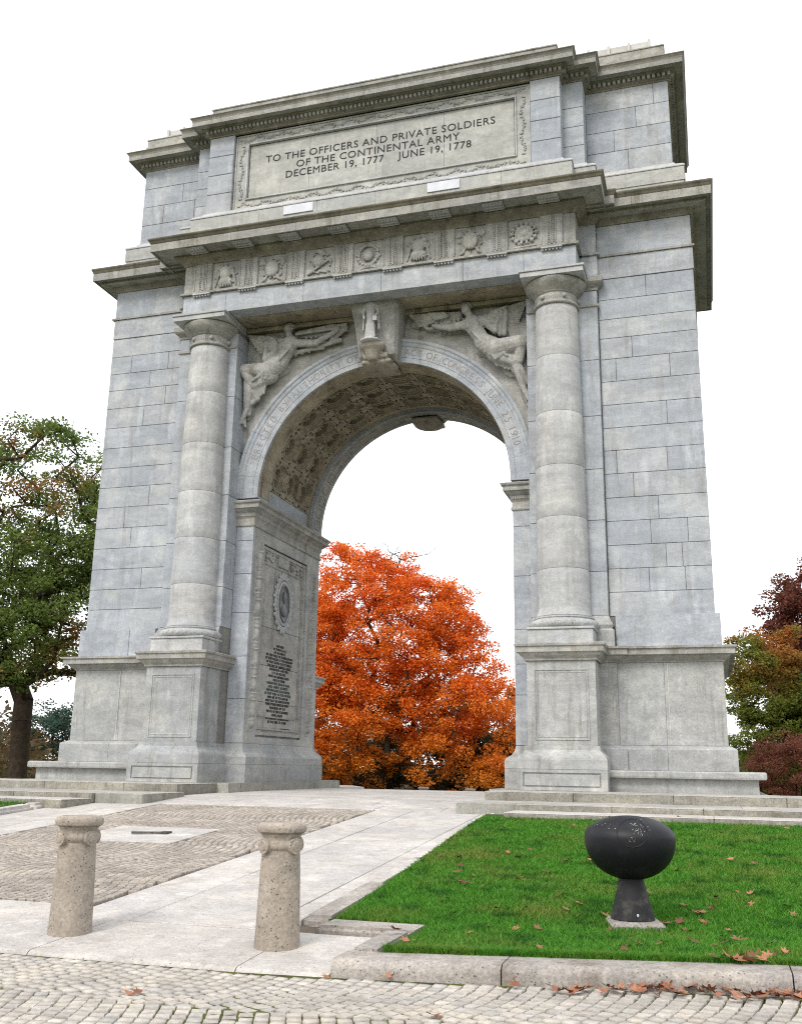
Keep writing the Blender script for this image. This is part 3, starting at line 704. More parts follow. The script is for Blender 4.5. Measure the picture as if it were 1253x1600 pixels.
# --- piers: front strip, inner face, base, impost
def pier(s):
    zz = [.93, 2.0, 3.05, 4.15, 5.15, 6.02, 6.42] if s < 0 else [.93, 2.05, 2.75, 3.55, 4.8, 6.0, 6.42]
    for z0, z1 in zip(zz, zz[1:]):
        a, b = (3.375, 3.868) if s > 0 else (-3.868, -3.375)
        block('stone_block', (0, .40, 0), (1, 0, 0), (0, -1, 0), a, b, z0, z1, .06, M['stone'], arch)
        block('stone_block', (0, YB-.40, 0), (1, 0, 0), (0, 1, 0), a, b, z0, z1, .06, M['stone'], arch)
        if s > 0: block('stone_block', (3.38, 0, 0), (0, 1, 0), (-1, 0, 0), .46, YB-.46, z0, z1, .03, M['stone'], arch)
    P = [(-3.868, .40), (-3.38, .40), (-3.38, YB-.40), (-3.868, YB-.40)] if s < 0 else [(3.868, YB-.40), (3.38, YB-.40), (3.38, .40), (3.868, .40)]
    mould('pier_base', P, [(-.04, 0), (.22, 0), (.22, .425), (-.04, .425)], M['dado'], arch, seg=2.5)
    mould('pier_base', P, [(-.04, .43), (.22, .43), (.22, .60), (.18, .66), (.08, .72), (.02, .82), (.0, .925), (-.04, .925)], M['dado'], arch, seg=2.5)
    mould('impost', P, [(-.05, 6.40), (.03, 6.40), (.04, 6.425), (.04, 6.46), (.02, 6.475), (.01, 6.60), (.03, 6.64), (.05, 6.66), (.05, 6.75), (.12, 6.80), (.16, 6.84), (.20, 6.85), (.20, 6.955), (.245, 6.98), (.26, 7.02), (.24, 7.04), (-.05, 7.045)], M['ledge'], arch, seg=2.3)
    if s > 0:
        bm = bmesh.new()
        for k in range(9): box(bm, 3.40+.05*k, 3.43+.05*k, .40-.075, .40-.03, 6.67, 6.74)
        bmobj('impost_band', bm, M['carve'], arch)
pier(1); pier(-1)
# --- inscribed inner face of the left pier
X0 = -3.38
fm = bmesh.new()
for b in ((.46, 1.10, .93, 6.40), (4.10, 4.94, .93, 6.40), (1.10, 4.10, .93, 1.10), (1.10, 4.10, 6.08, 6.40)):
    for z0, z1 in ([(b[2], b[3])] if b[3]-b[2] < 2 else [(b[2], 2.0), (2.005, 3.05), (3.055, 4.15), (4.155, 5.15), (5.155, b[3])]):
        box(fm, X0-.06, X0, b[0], b[1], z0, z1)
bmobj('panel_border', fm, M['dado'], arch)
for z0, z1 in ((1.1, 2.0), (2.0, 2.95), (2.95, 3.95), (3.95, 6.08)):
    block('panel_stone', (X0-.09, 0, 0), (0, 1, 0), (1, 0, 0), 1.10, 4.10, z0, z1, .02, M['carve'], arch)
mb = bmesh.new()
for t, q, x in ((.0, .09, -.035), (.09, .05, -.06), (.17, .03, -.07)):
    y0, y1, z0, z1 = 1.13+t, 4.07-t, 1.15+t*1.6, 6.05-t
    if t > .1: z1 = 5.62; z0 = 1.62
    for b in ((y0, y1, z0, z0+q), (y0, y1, z1-q, z1), (y0, y0+q, z0+q, z1-q), (y1-q, y1, z0+q, z1-q)):
        box(mb, X0-.09, X0+x, b[0], b[1], b[2], b[3], .008)
bmobj('panel_moulding', mb, M['carve'], arch)
ob = bmesh.new()
for i in range(46):      # carved scrollwork either side of a plain tablet at the head of the panel
    y = random.choice((random.uniform(1.35, 2.1), random.uniform(3.0, 3.85))); z = random.uniform(5.70, 5.95)
    ell(ob, (X0-.065, y, z), (.035, random.uniform(.04, .1), random.uniform(.025, .05)), Matrix.Rotation(random.uniform(0, 3), 4, 'X'), u=7, v=5)
box(ob, X0-.09, X0-.045, 2.2, 2.9, 5.68, 5.98, .01)
remesh('scroll_carving', ob, M['carve'], arch, .018, 1)
for yc in (.78, 4.50):       # tall carved trophies on the two side strips
    ob = bmesh.new(); box(ob, X0-.02, X0+.012, yc-.17, yc+.17, 1.2, 6.2)
    z = 1.3
    rr = random.Random(int(yc*10))
    for q in range(14):
        h = [.24, .5, .2, .42][q % 4]; wv = [.11, .085, .14, .10][q % 4]
        if z+h > 6.1: break
        ell(ob, (X0+.02, yc, z+h/2), (.11, wv, h/2), u=10, v=10)
        ell(ob, (X0+.02, yc, z+h-.03), (.13, wv*1.25, .03), u=10, v=6)
        for sg in (-1, 1): ell(ob, (X0+.02, yc+sg*wv*.7, z+h*.45), (.05, .03, h*.35), Matrix.Rotation(sg*.25, 4, 'X'), u=7, v=6)
        z += h*.93
    remesh('carved_trophy', ob, M['carve'], arch, .02, 1)
MY = 2.62
bm = bmesh.new(); n = 40
for i in range(n):
    a = 2*PI*i/n; k = 1 if i % 2 else .9
    ell(bm, (X0-.06, MY+.60*k*math.cos(a), 4.72+.80*k*math.sin(a)), (.045, .075, .06), Matrix.Rotation(a, 4, 'X'), u=7, v=6)
    ell(bm, (X0-.06, MY+.49*math.cos(a), 4.72+.68*math.sin(a)), (.045, .05, .05), u=7, v=6)
wre = remesh('wreath', bm, M['drum'], arch, .018, 1)
def oval(name, ry, rz, x0, x1, mat, parent, rin=None):
    bm = bmesh.new(); n = 40
    r = [[bm.verts.new((x, MY+ry*k*math.cos(2*PI*i/n), 4.72+rz*k*math.sin(2*PI*i/n))) for i in range(n)] for x, k in ((x0, 1), (x1, 1), (x1+.012, .9), (x1-.01, .82), (x1-.012, .4))]
    for a, b in zip(r, r[1:]):
        for i in range(n): bm.faces.new((a[i], a[(i+1) % n], b[(i+1) % n], b[i]))
    bm.faces.new(r[-1]); return bmobj(name, bm, mat, parent, True)
oval('medallion_rim', .43, .62, X0-.09, X0-.035, M['drum'], wre)
oval('medallion', .36, .545, X0-.05, X0-.022, M['bronze'], wre)
bm = bmesh.new()
ell(bm, (X0-.03, MY, 4.88), (.03, .12, .17)); ell(bm, (X0-.035, MY, 4.50), (.035, .22, .17)); ell(bm, (X0-.02, MY+.1, 4.86), (.03, .03, .035)); remesh('portrait_relief', bm, M['bronze'], wre, .015, 1)
LN = ["AND HERE", "IN THIS PLACE", "OF SACRIFICE", "IN THIS VALE OF HUMILIATION", "IN THIS VALLEY OF THE SHADOW", "OF THAT DEATH OUT OF WHICH", "THE LIFE OF AMERICA ROSE",
      "REGENERATE AND FREE", "LET US BELIEVE", "WITH AN ABIDING FAITH", "THAT TO THEM", "UNION WILL SEEM AS DEAR", "AND LIBERTY AS SWEET", "AND PROGRESS AS GLORIOUS", "AS THEY WERE TO OUR FATHERS",
      "AND ARE TO YOU AND ME", "AND THAT THE INSTITUTIONS", "WHICH HAVE MADE US HAPPY", "PRESERVED BY THE", "VIRTUE OF OUR CHILDREN", "SHALL BLESS", "THE REMOTEST GENERATIONS", "OF THE TIME TO COME"]
for i, t in enumerate(LN):
    z = 3.50-i*.0915; place_text('inscription_line', t, M['green_letter'] if 10 < i < 15 else M['letter'], arch, (X0-.09, MY-.02, z), (0, 1, 0), (1, 0, 0), width=len(t)*.064, height=.062, depth=.01, bold=.012)
place_text('inscription_line', "HENRY ARMITT BROWN", M['letter'], arch, (X0-.09, MY+.55, 1.32), (0, 1, 0), (1, 0, 0), width=.62, height=.05, depth=.01, bold=.012)

# --- arch ring: voussoirs, spandrels, vault
RZ = 7.225; RA = 3.33; RO = 3.95
def arc_stone(name, prof, a0, a1, mat, parent, n=6, gap=.004):
    """prof: closed polygon [(radius, y)]; swept from angle a0 to a1 about the arch axis"""
    V = []; q = len(prof); g = gap/RA/2
    for k in range(n+1):
        a = a0+g+(a1-a0-2*g)*k/n; V += [(r*math.cos(a), y, RZ+r*math.sin(a)) for r, y in prof]
    F = [tuple(range(q)), tuple(range(n*q, n*q+q))]+[(k*q+i, k*q+(i+1) % q, (k+1)*q+(i+1) % q, (k+1)*q+i) for k in range(n) for i in range(q)]
    return pyobj(name, V, F, mat, parent)
pf = [(3.80, 1.15), (RA+.02, 1.15), (RA, 1.13), (RA, .42), (RA+.008, .40), (3.455, .40), (3.46, .412), (3.468, .412), (3.473, .40), (3.765, .40), (3.77, .385), (3.80, .37), (3.85, .36), (3.88, .33), (3.93, .32), (RO, .33), (RO, .60), (3.80, .60)]
angs = [-.02]; rr = random.Random(4); nvs = 20
for k in range(1, nvs): angs.append(PI*k/nvs+rr.uniform(-.02, .02))
angs.append(PI+.02); angs[0] = -.02
for a, b in zip(angs, angs[1:]):
    arc_stone('voussoir', pf, a, b, M['stone'] if True else None, arch)
    arc_stone('voussoir', [(r, YB-y) for r, y in pf], a, b, M['stone'], arch)
for a, b in zip(angs, angs[1:]):
    arc_stone('soffit_lining', [(RA-.012, .47), (RA-.012, 1.12), (RA+.01, 1.12), (RA+.01, .47)], max(a, 0), min(b, PI), M['brown'], arch)
    arc_stone('soffit_lining', [(RA-.006, YB-1.12), (RA-.006, YB-.47), (RA+.01, YB-.47), (RA+.01, YB-1.12)], max(a, 0), min(b, PI), M['ledge'], arch)
for k in range(28):        # raised rectangular frames on the rear ring
    a0 = PI*(k+.10)/28; a1 = PI*(k+.90)/28; y0, y1 = YB-1.0, YB-.60; r0, r1 = RA-.022, RA-.004; dl = .03/RA
    for q, (aa, ab, ya, yb) in enumerate(((a0, a1, y0, y0+.03), (a0, a1, y1-.03, y1), (a0, a0+dl, y0+.03, y1-.03), (a1-dl, a1, y0+.03, y1-.03))):
        arc_stone('soffit_frame', [(r0, ya), (r0, yb), (r1, yb), (r1, ya)], aa, ab, M['carve'], arch, n=2 if q < 2 else 1, gap=0)
# spandrel walls front and back
for yy, nn in ((.50, -1), (YB-.50, 1)):
    V = []; F = []; n = 48
    for k in range(n+1):
        x = -3.87+7.74*k/n; zb = RZ+math.sqrt(max(0, 3.86**2-min(abs(x), 3.86)**2)); V += [(x, yy, zb), (x, yy, 12.0), (x, yy-nn*.1, zb), (x, yy-nn*.1, 12.0)]
    for k in range(n): a = 4*k; F += [(a, a+4, a+5, a+1), (a+2, a+3, a+7, a+6), (a+1, a+5, a+7, a+3), (a, a+2, a+6, a+4)]
    pyobj('spandrel_wall', V, F, M['carve'], arch)
# vault mass above (solid), then coffers
V = []; F = []; n = 64
for k in range(n+1):
    a = -.03+(PI+.06)*k/n
    for r, y in ((3.78, 1.0), (3.78, YB-1.0), (3.84, YB-1.0), (3.84, 1.0)): V.append((r*math.cos(a), y, RZ+r*math.sin(a)))
for k in range(n): a = 4*k; F += [(a, a+1, a+5, a+4), (a+1, a+2, a+6, a+5), (a+2, a+3, a+7, a+6), (a+3, a, a+4, a+7)]
pyobj('vault', V, F, M['brown'], arch)
for s in (-1, 1): boxobj('vault_springer', (s*3.50, s*3.72, 1.0, YB-1.0, 7.0, 7.30), M['stone'], arch)
RV = 3.47; CA = math.radians(15.2); CV = .905
def coffer_mesh():
    bm = bmesh.new(); H = CA*RV/2; Hv = CV/2
    def oct(r): return [(r*math.cos(PI/8+i*PI/4)/math.cos(PI/8), r*math.sin(PI/8+i*PI/4)/math.cos(PI/8)) for i in range(8)]
    rings = [(.40, 0.0), (.397, -.03), (.372, -.032), (.362, .02), (.335, .024), (.328, .055), (.295, .058), (.288, .085), (.245, .09), (.235, .30), (.1, .31)]
    L = []
    for r, dp in rings: L.append([bm.verts.new((p[0], p[1], dp)) for p in oct(r)])
    for a, b in zip(L, L[1:]):
        for i in range(8): bm.faces.new((a[i], a[(i+1) % 8], b[(i+1) % 8], b[i]))
    bm.faces.new(L[-1])
    o = L[0]; sq = {}
    def sv(x, y):
        k = (round(x, 4), round(y, 4))
        if k not in sq: sq[k] = bm.verts.new((x, y, 0))
        return sq[k]
    c = [sv(H, Hv), sv(-H, Hv), sv(-H, -Hv), sv(H, -Hv)]
    e = [(.40, .1657), (.1657, .40), (-.1657, .40), (-.40, .1657), (-.40, -.1657), (-.1657, -.40), (.1657, -.40), (.40, -.1657)]
    idx = [min(range(8), key=lambda i: (o[i].co.x-p[0])**2+(o[i].co.y-p[1])**2) for p in e]
    bm.faces.new((o[idx[0]], o[idx[1]], c[0])); bm.faces.new((o[idx[2]], o[idx[3]], c[1])); bm.faces.new((o[idx[4]], o[idx[5]], c[2])); bm.faces.new((o[idx[6]], o[idx[7]], c[3]))
    bm.faces.new((o[idx[1]], o[idx[2]], c[1], c[0])); bm.faces.new((o[idx[3]], o[idx[4]], c[2], c[1])); bm.faces.new((o[idx[5]], o[idx[6]], c[3], c[2])); bm.faces.new((o[idx[7]], o[idx[0]], c[0], c[3]))
    for sx, sy in ((1, 1), (-1, 1), (-1, -1), (1, -1)):      # quarter of the small lozenge at each corner
        p = [bm.verts.new((sx*(H-.002), sy*(Hv-.002), -.022)), bm.verts.new((sx*(H-.15), sy*(Hv-.002), -.022)), bm.verts.new((sx*(H-.002), sy*(Hv-.15), -.022))]
        q = [bm.verts.new((sx*(H-.17), sy*(Hv-.002), 0.003)), bm.verts.new((sx*(H-.002), sy*(Hv-.17), 0.003))]
        bm.faces.new(p); bm.faces.new((p[1], p[2], q[1], q[0]))
    ell(bm, (0, 0, .17), (.07, .07, .07), u=10, v=7)
    for i in range(8):
        a = 2*PI*i/8; ell(bm, (.12*math.cos(a), .12*math.sin(a), .19), (.065, .036, .035), Matrix.Rotation(a, 4, 'Z'), u=7, v=5)
    bmesh.ops.recalc_face_normals(bm, faces=bm.faces[:])
    for v in bm.verts:       # bend on to the vault, z = into the stone
        u, vv, w_ = v.co; th = u/RV; r = RV+w_
        v.co = Vector((r*math.cos(PI/2+th), vv, r*math.sin(PI/2+th)))
    me = bpy.data.meshes.new('coffer'); bm.to_mesh(me); bm.free(); me.materials.append(M['brown'])
    bm = bmesh.new()
    for sx, sy in ((1, 1), (-1, 1), (-1, -1), (1, -1)):
        for (x, y) in ((H-.20, Hv-.06), (H-.06, Hv-.20)):
            u, vv, r = sx*x, sy*y, RV-.008; th = u/RV
            ell(bm, (r*math.cos(PI/2+th), vv, r*math.sin(PI/2+th)), (.038, .038, .014), u=8, v=5)
    ms = bpy.data.meshes.new('stud'); bm.to_mesh(ms); bm.free(); ms.materials.append(M['letter'])
    return me, ms
cm, stm = coffer_mesh()
for i in range(11):
    a = (i-5)*CA
    for j in range(3):
        o = link('coffer', cm, None, arch); o.location = (0, (j-1)*CV+YM, RZ); o.rotation_euler = (0, a, 0)
        s_ = link('stud', stm, None, o)
for y0, y1 in ((1.14, YM-1.5*CV), (YM+1.5*CV, YB-1.14)):
    V = []; F = []
    for k in range(65):
        a = -.02+(PI+.04)*k/64; V += [(RV*math.cos(a), y0, RZ+RV*math.sin(a)), (RV*math.cos(a), y1, RZ+RV*math.sin(a)), (RV+.2*math.cos(a)*0+.2, y1, 0) if 0 else ((RV+.2)*math.cos(a), y1, RZ+(RV+.2)*math.sin(a)), ((RV+.2)*math.cos(a), y0, RZ+(RV+.2)*math.sin(a))]
    for k in range(64): a = 4*k; F += [(a, a+1, a+5, a+4), (a+1, a+2, a+6, a+5), (a+2, a+3, a+7, a+6), (a+3, a, a+4, a+7)]
    pyobj('vault_border', V, F, M['brown'], arch)
for a0, a1 in ((-.03, PI/2-5.5*CA-.002), (PI/2+5.5*CA+.002, PI+.03)):
    arc_stone('stone_block', [(RV, YM-1.5*CV), (RV, YM+1.5*CV), (RV+.2, YM+1.5*CV), (RV+.2, YM-1.5*CV)], a0, a1, M['stone'], arch)
# lettering round the archivolt
def arc_text(s, a_start, a_end):
    bm = bmesh.new(); chars = list(s); widths = []
    adv = {' ': .55, 'I': .34, '1': .45, ',': .3, 'J': .5}
    tot = sum(adv.get(c, .78) for c in chars); pos = 0
    for c in chars:
        w_ = adv.get(c, .78); t = (pos+w_/2)/tot; pos += w_
        if c == ' ': continue
        a = a_start+(a_end-a_start)*t; me = text_mesh(c, 1.0, 0); co = [v.co.copy() for v in me.vertices]; cx = (min(v.x for v in co)+max(v.x for v in co))/2
        vs = []
        for v in co:
            u = (v.x-cx)*.235; h_ = v.y*.27; r = 3.52+h_; aa = a-u/3.6
            vs.append(bm.verts.new((r*math.cos(aa), .3975, RZ+r*math.sin(aa))))
        for p in me.polygons:
            try: bm.faces.new([vs[i] for i in p.vertices])
            except ValueError: pass
        bpy.data.meshes.remove(me)
    bmesh.ops.recalc_face_normals(bm, faces=bm.faces[:])
    g = bmesh.ops.extrude_face_region(bm, geom=bm.faces[:]); vs = [v for v in g['geom'] if isinstance(v, bmesh.types.BMVert)]
    bmesh.ops.translate(bm, verts=vs, vec=(0, .01, 0)); bmobj('archivolt_lettering', bm, M['faint_letter'], arch)
arc_text("ERECTED BY AUTHORITY OF", math.radians(165), math.radians(99.5)); arc_text("ACT OF CONGRESS JUNE 25 1910", math.radians(80.5), math.radians(12.5))

# keystones with standing figure
def keystone(sgn):
    T = Matrix.Identity(4) if sgn > 0 else Matrix.Translation((0, YB, 0)) @ Matrix.Rotation(PI, 4, 'Z')
    bm = bmesh.new(); st_ = [(10.50, .50, .20), (10.62, .52, .02), (10.9, .54, -.06), (11.3, .58, -.12), (11.6, .61, -.22), (11.80, .64, -.33), (11.93, .66, -.36)]
    L = []
    for z, wv, y in st_:
        L.append([bm.verts.new(p) for p in ((-wv, .55, z), (-wv, y+.10, z), (-wv+.07, y, z), (-wv+.12, y+.04, z), (wv-.12, y+.04, z), (wv-.07, y, z), (wv, y+.10, z), (wv, .55, z))])
    for a, b in zip(L, L[1:]):
        for i in range(8): bm.faces.new((a[i], a[(i+1) % 8], b[(i+1) % 8], b[i]))
    bm.faces.new(L[0]); bm.faces.new(L[-1]); bm.transform(T); ks = bmobj('keystone', bm, M['carve'], arch)
    bm = bmesh.new(); lathe(bm, [(.10, 10.42), (.15, 10.50), (.18, 10.60), (.22, 10.68), (.29, 10.76), (.30, 10.82), (.28, 10.87), (.12, 10.88)], 0, .0, 18)
    for v in bm.verts: v.co.y = v.co.y*.9-.08; v.co.x = v.co.x*1.1-.08
    box(bm, -.42, .38, .0, 1.0, 10.40, 10.50, .03); ell(bm, (-.02, .42, 10.42), (.46, .48, .13), u=20, v=12); box(bm, -.36, .30, -.06, .6, 10.50, 10.66, .03)
    for i in range(16): ell(bm, (-.40+.05*i, .02+.12*abs(i-8)/8, 10.42+.03*(i % 2)), (.035, .05, .05), u=6, v=5)
    bm.transform(T); remesh('bracket', bm, M['corbel'], ks, .02, 1)
    # standing draped figure
    bm = bmesh.new(); x, y, z = -.10, -.27, 10.88
    ell(bm, (x, y, z+.02), (.27, .20, .06))
    for sg in (-1, 1):
        cap(bm, (x+sg*.055, y-.02, z+.06), .05, (x+sg*.06, y, z+.42), .075); ell(bm, (x+sg*.06, y-.09, z+.07), (.04, .09, .035))
    for q in range(7): cap(bm, (x-.12+.04*q, y-.02-.03*math.sin(q*PI/6), z+.12), .025, (x-.075+.025*q, y-.02-.05*math.sin(q*PI/6), z+.72), .03)
    cap(bm, (x, y, z+.55), .125, (x, y, z+.95), .125, fy=.8); ell(bm, (x, y-.02, z+1.0), (.16, .10, .10)); cap(bm, (x, y, z+1.05), .05, (x, y, z+1.15), .045)
    ell(bm, (x, y-.02, z+1.21), (.072, .08, .095)); ell(bm, (x, y-.10, z+1.20), (.014, .02, .022)); ell(bm, (x, y+.0, z+1.28), (.08, .085, .06)); ell(bm, (x, y, z+1.35), (.04, .04, .05))
    for sg in (-1, 1):
        cap(bm, (x+sg*.16, y, z+1.02), .048, (x+sg*.20, y+.02, z+.78), .04); cap(bm, (x+sg*.20, y+.02, z+.78), .04, (x+sg*.14, y-.11, z+.62), .032); ell(bm, (x+sg*.13, y-.12, z+.60), (.035, .04, .045))
        cap(bm, (x+sg*.17, y+.06, z+1.05), .05, (x+sg*.21, y+.06, z+.35), .035)
    box(bm, x+.10, x+.22, y-.15, y-.10, z+.5, z+.62)
    bm.transform(T); remesh('standing_figure', bm, M['pointing'] if 0 else M['drum'], ks, .014, 1)
keystone(1); keystone(-1)

# spandrel figures (winged, reclining, in high relief)
def relief(name, parts, parent, vox=.017):
    bm = bmesh.new(); fy = .85; kx = 1.36
    parts = [(p[0], p[1], p[2]*kx, p[3], p[4]*kx, p[5]-.02) if p[0] == 'c' else (p[0], p[1], p[2]*kx, p[3]-.02, p[4], p[5]*kx, p[6]-.02) if p[0] == 'C' else p for p in parts]
    for p in parts:
        if p[0] == 'c': _, a, r1, b, r2, y = p; cap(bm, (a[0], y, a[1]), r1, (b[0], y, b[1]), r2, fy=fy)
        elif p[0] == 'C': _, a, r1, ya, b, r2, yb = p; cap(bm, (a[0], ya, a[1]), r1, (b[0], yb, b[1]), r2, fy=fy)
        elif p[0] == 'e': _, c, r, y, ry, ang = p; ell(bm, (c[0], y, c[1]), (r[0], ry, r[1]), Matrix.Rotation(ang, 4, 'Y'))
    return remesh(name, bm, M['carve'], parent, vox, 1)
def feathers(root, tip_a, tip_b, n, r=.045, y=.44, rows=2):
    out = []; n = int(n*1.8)
    mid = ((tip_a[0]+tip_b[0])/2, (tip_a[1]+tip_b[1])/2)
    out.append(('c', root, .09, (root[0]*.3+mid[0]*.7, root[1]*.3+mid[1]*.7), .13, y-.03))
    for k in range(n):
        t = k/(n-1); tip = (tip_a[0]*(1-t)+tip_b[0]*t, tip_a[1]*(1-t)+tip_b[1]*t); rt_ = (root[0]*.75+tip[0]*.25, root[1]*.75+tip[1]*.25)
        out.append(('C', rt_, r*.5, y-.15, tip, r*.42, y-.08-.03*(k % 2)))
        m = (root[0]*.42+tip[0]*.58, root[1]*.42+tip[1]*.58); out.append(('C', rt_, r*.6, y-.20, m, r*.45, y-.17-.03*(k % 2)))
    return out
L = [('e', (-2.59, 11.74), (.125, .155), .24, .15, 0), ('e', (-2.56, 11.83), (.15, .10), .30, .15, .2), ('e', (-2.46, 11.73), (.025, .03), .20, .03, 0), ('e', (-2.70, 11.78), (.08, .08), .32, .1, 0),
     ('C', (-2.58, 11.62), .065, .26, (-2.55, 11.45), .08, .29), ('C', (-2.52, 11.32), .17, .28, (-2.62, 11.10), .15, .29), ('c', (-2.40, 11.30), .10, (-2.72, 11.28), .10, .27), ('e', (-2.45, 11.22), (.075, .075), .15, .07, 0), ('e', (-2.66, 11.20), (.075, .075), .16, .07, 0),
     ('C', (-2.62, 11.10), .15, .29, (-2.82, 10.82), .16, .30), ('C', (-2.82, 10.82), .18, .30, (-3.15, 10.58), .21, .28), ('C', (-3.15, 10.60), .17, .24, (-3.82, 10.66), .12, .18), ('C', (-3.82, 10.66), .11, .18, (-3.50, 10.20), .085, .22),
     ('C', (-3.05, 10.45), .15, .30, (-3.55, 10.22), .10, .26), ('C', (-3.62, 10.22), .10, .26, (-3.72, 9.60), .07, .34), ('C', (-3.72, 9.58), .06, .33, (-3.88, 9.22), .05, .30), ('c', (-3.80, 9.30), .045, (-3.76, 9.12), .03, .36),
     ('C', (-3.52, 10.15), .09, .28, (-3.44, 9.86), .07, .34), ('c', (-3.44, 9.86), .06, (-3.60, 9.74), .05, .34),
     ('C', (-2.35, 11.30), .085, .26, (-1.80, 11.24), .07, .24), ('C', (-1.80, 11.24), .065, .24, (-1.28, 11.48), .05, .24), ('e', (-1.22, 11.52), (.07, .05), .24, .05, .4),
     ('C', (-2.78, 11.27), .085, .28, (-3.22, 10.92), .07, .24), ('C', (-3.22, 10.92), .065, .24, (-3.20, 11.40), .05, .22), ('e', (-3.20, 11.46), (.055, .06), .22, .05, 0),
     ('c', (-2.36, 11.56), .03, (-1.30, 11.60), .035, .26), ('e', (-1.22, 11.60), (.10, .09), .28, .08, 0), ('c', (-2.3, 11.1), .05, (-1.15, 11.30), .05, .38), ('c', (-1.4, 11.30), .05, (-1.0, 11.62), .05, .36)]
for k in range(14): a = 2*PI*k/14; L.append(('e', (-3.08+.10*math.cos(a), 11.08+.22*math.sin(a)), (.045, .045), .24, .05, 0))
L += feathers((-2.75, 11.45), (-3.86, 11.76), (-3.35, 11.02), 8) + feathers((-2.35, 11.60), (-.98, 11.78), (-.95, 11.55), 4, .04, .46)
for c_, r_ in (((-3.35, 11.0), (.45, .38)), ((-3.55, 10.35), (.30, .45)), ((-3.75, 9.75), (.16, .45)), ((-1.75, 11.55), (.62, .16)), ((-2.95, 10.75), (.40, .28)), ((-3.2, 11.5), (.5, .22))): L.append(('e', c_, r_, .49, .11, 0))
for k in range(9): L.append(('C', (-3.1-.07*k, 11.1-.03*k), .03, .38, (-3.5-.05*k, 10.3-.12*k), .022, .40))
for k in range(8): L.append(('C', (-2.25+.12*k, 11.66), .024, .36, (-2.1+.13*k, 11.44+.01*k), .02, .38))
rr = random.Random(8)
for k in range(12): t = k/11; L.append(('C', (-2.50-.5*t, 11.08-.45*t), .022, .10+.04*t, (-2.75-.75*t, 10.80-.42*t+.1*math.sin(k)), .02, .10))
for k in range(10): t = k/9; L.append(('C', (-3.0-.8*t, 10.85-.05*t), .03, .40, (-3.3-.55*t, 10.35-.1*t), .022, .40))
for k in range(6): L.append(('C', (-2.45+.12*k, 11.12), .03, .36, (-2.62+.2*k, 10.98+.03*k), .022, .40))
for k in range(9): t = k/8; L.append(('C', (-2.85-.3*t, 10.80-.25*t), .05, .16, (-3.15-.62*t, 10.35+.30*t), .035, .15))
for k in range(7): L.append(('C', (-3.15-.1*k, 10.50-.02*k), .045, .22, (-3.25-.09*k, 10.0-.06*k+.02*(k % 2)), .03, .32))
for k in range(5): L.append(('c', (-3.60-.04*k, 10.0), .03, (-3.66-.045*k, 9.45), .03, .38))
relief('spandrel_figure', L, arch)
Rr = [('e', (2.28, 11.70), (.13, .16), .22, .15, 0), ('e', (2.28, 11.80), (.16, .10), .28, .15, 0), ('e', (2.22, 11.68), (.025, .03), .10, .03, 0), ('C', (2.33, 11.58), .07, .26, (2.40, 11.42), .08, .28),
      ('C', (2.44, 11.28), .18, .27, (2.56, 11.05), .15, .28), ('c', (2.26, 11.27), .10, (2.68, 11.33), .10, .26), ('e', (2.36, 11.18), (.08, .08), .13, .07, 0), ('e', (2.58, 11.21), (.08, .08), .13, .07, 0),
      ('C', (2.56, 11.05), .15, .28, (2.72, 10.75), .16, .28), ('C', (2.72, 10.75), .18, .28, (3.05, 10.52), .21, .26), ('C', (3.05, 10.52), .18, .22, (3.68, 10.58), .15, .15), ('C', (3.68, 10.58), .13, .15, (3.62, 10.15), .09, .22),
      ('C', (3.0, 10.40), .15, .28, (3.50, 10.14), .11, .24), ('C', (3.52, 10.12), .09, .24, (3.70, 9.45), .065, .30), ('C', (3.70, 9.45), .055, .28, (3.84, 9.14), .05, .24), ('C', (3.60, 10.0), .08, .26, (3.80, 9.60), .06, .34),
      ('C', (2.20, 11.27), .085, .25, (1.88, 11.22), .07, .22), ('C', (1.88, 11.22), .065, .22, (1.52, 11.30), .05, .22), ('e', (1.44, 11.34), (.06, .05), .22, .05, 0),
      ('C', (2.74, 11.33), .085, .26, (3.04, 11.0), .07, .20), ('C', (3.04, 11.0), .065, .20, (3.12, 11.30), .05, .18), ('e', (3.12, 11.36), (.055, .06), .18, .05, 0), ('c', (3.16, 10.9), .05, (3.20, 11.5), .05, .22), ('c', (3.26, 10.9), .05, (3.30, 11.5), .05, .24)]
for k in range(16): a = 2*PI*k/16; Rr.append(('e', (1.32+.17*math.cos(a), 11.50+.19*math.sin(a)), (.05, .05), .34, .06, 0))
Rr += feathers((2.62, 11.46), (3.84, 11.80), (3.50, 10.98), 9) + feathers((2.05, 11.62), (.72, 11.80), (1.05, 11.42), 6, .045, .46)
for c_, r_ in (((3.45, 11.15), (.45, .35)), ((3.45, 10.2), (.35, .40)), ((3.75, 9.6), (.16, .5)), ((1.45, 11.55), (.75, .20)), ((2.85, 10.7), (.42, .30)), ((3.3, 11.55), (.5, .22))): Rr.append(('e', c_, r_, .49, .11, 0))
for k in range(9): Rr.append(('C', (3.0+.08*k, 11.15-.03*k), .03, .37, (3.3+.06*k, 10.7-.12*k), .022, .40))
for k in range(9): Rr.append(('C', (3.15+.06*k, 10.5-.1*k), .028, .30, (3.55+.03*k, 9.95-.12*k), .02, .36))
for k in range(9): Rr.append(('C', (.85+.13*k, 11.70), .024, .36, (1.0+.12*k, 11.42), .02, .38))
for k in range(12): t = k/11; Rr.append(('C', (2.45+.45*t, 11.02-.42*t), .022, .10+.03*t, (2.70+.65*t, 10.70-.35*t+.1*math.sin(k)), .02, .09))
for k in range(10): t = k/9; Rr.append(('C', (3.2+.65*t, 11.25-.1*t), .03, .38, (3.15+.7*t, 10.75-.1*t), .022, .36))
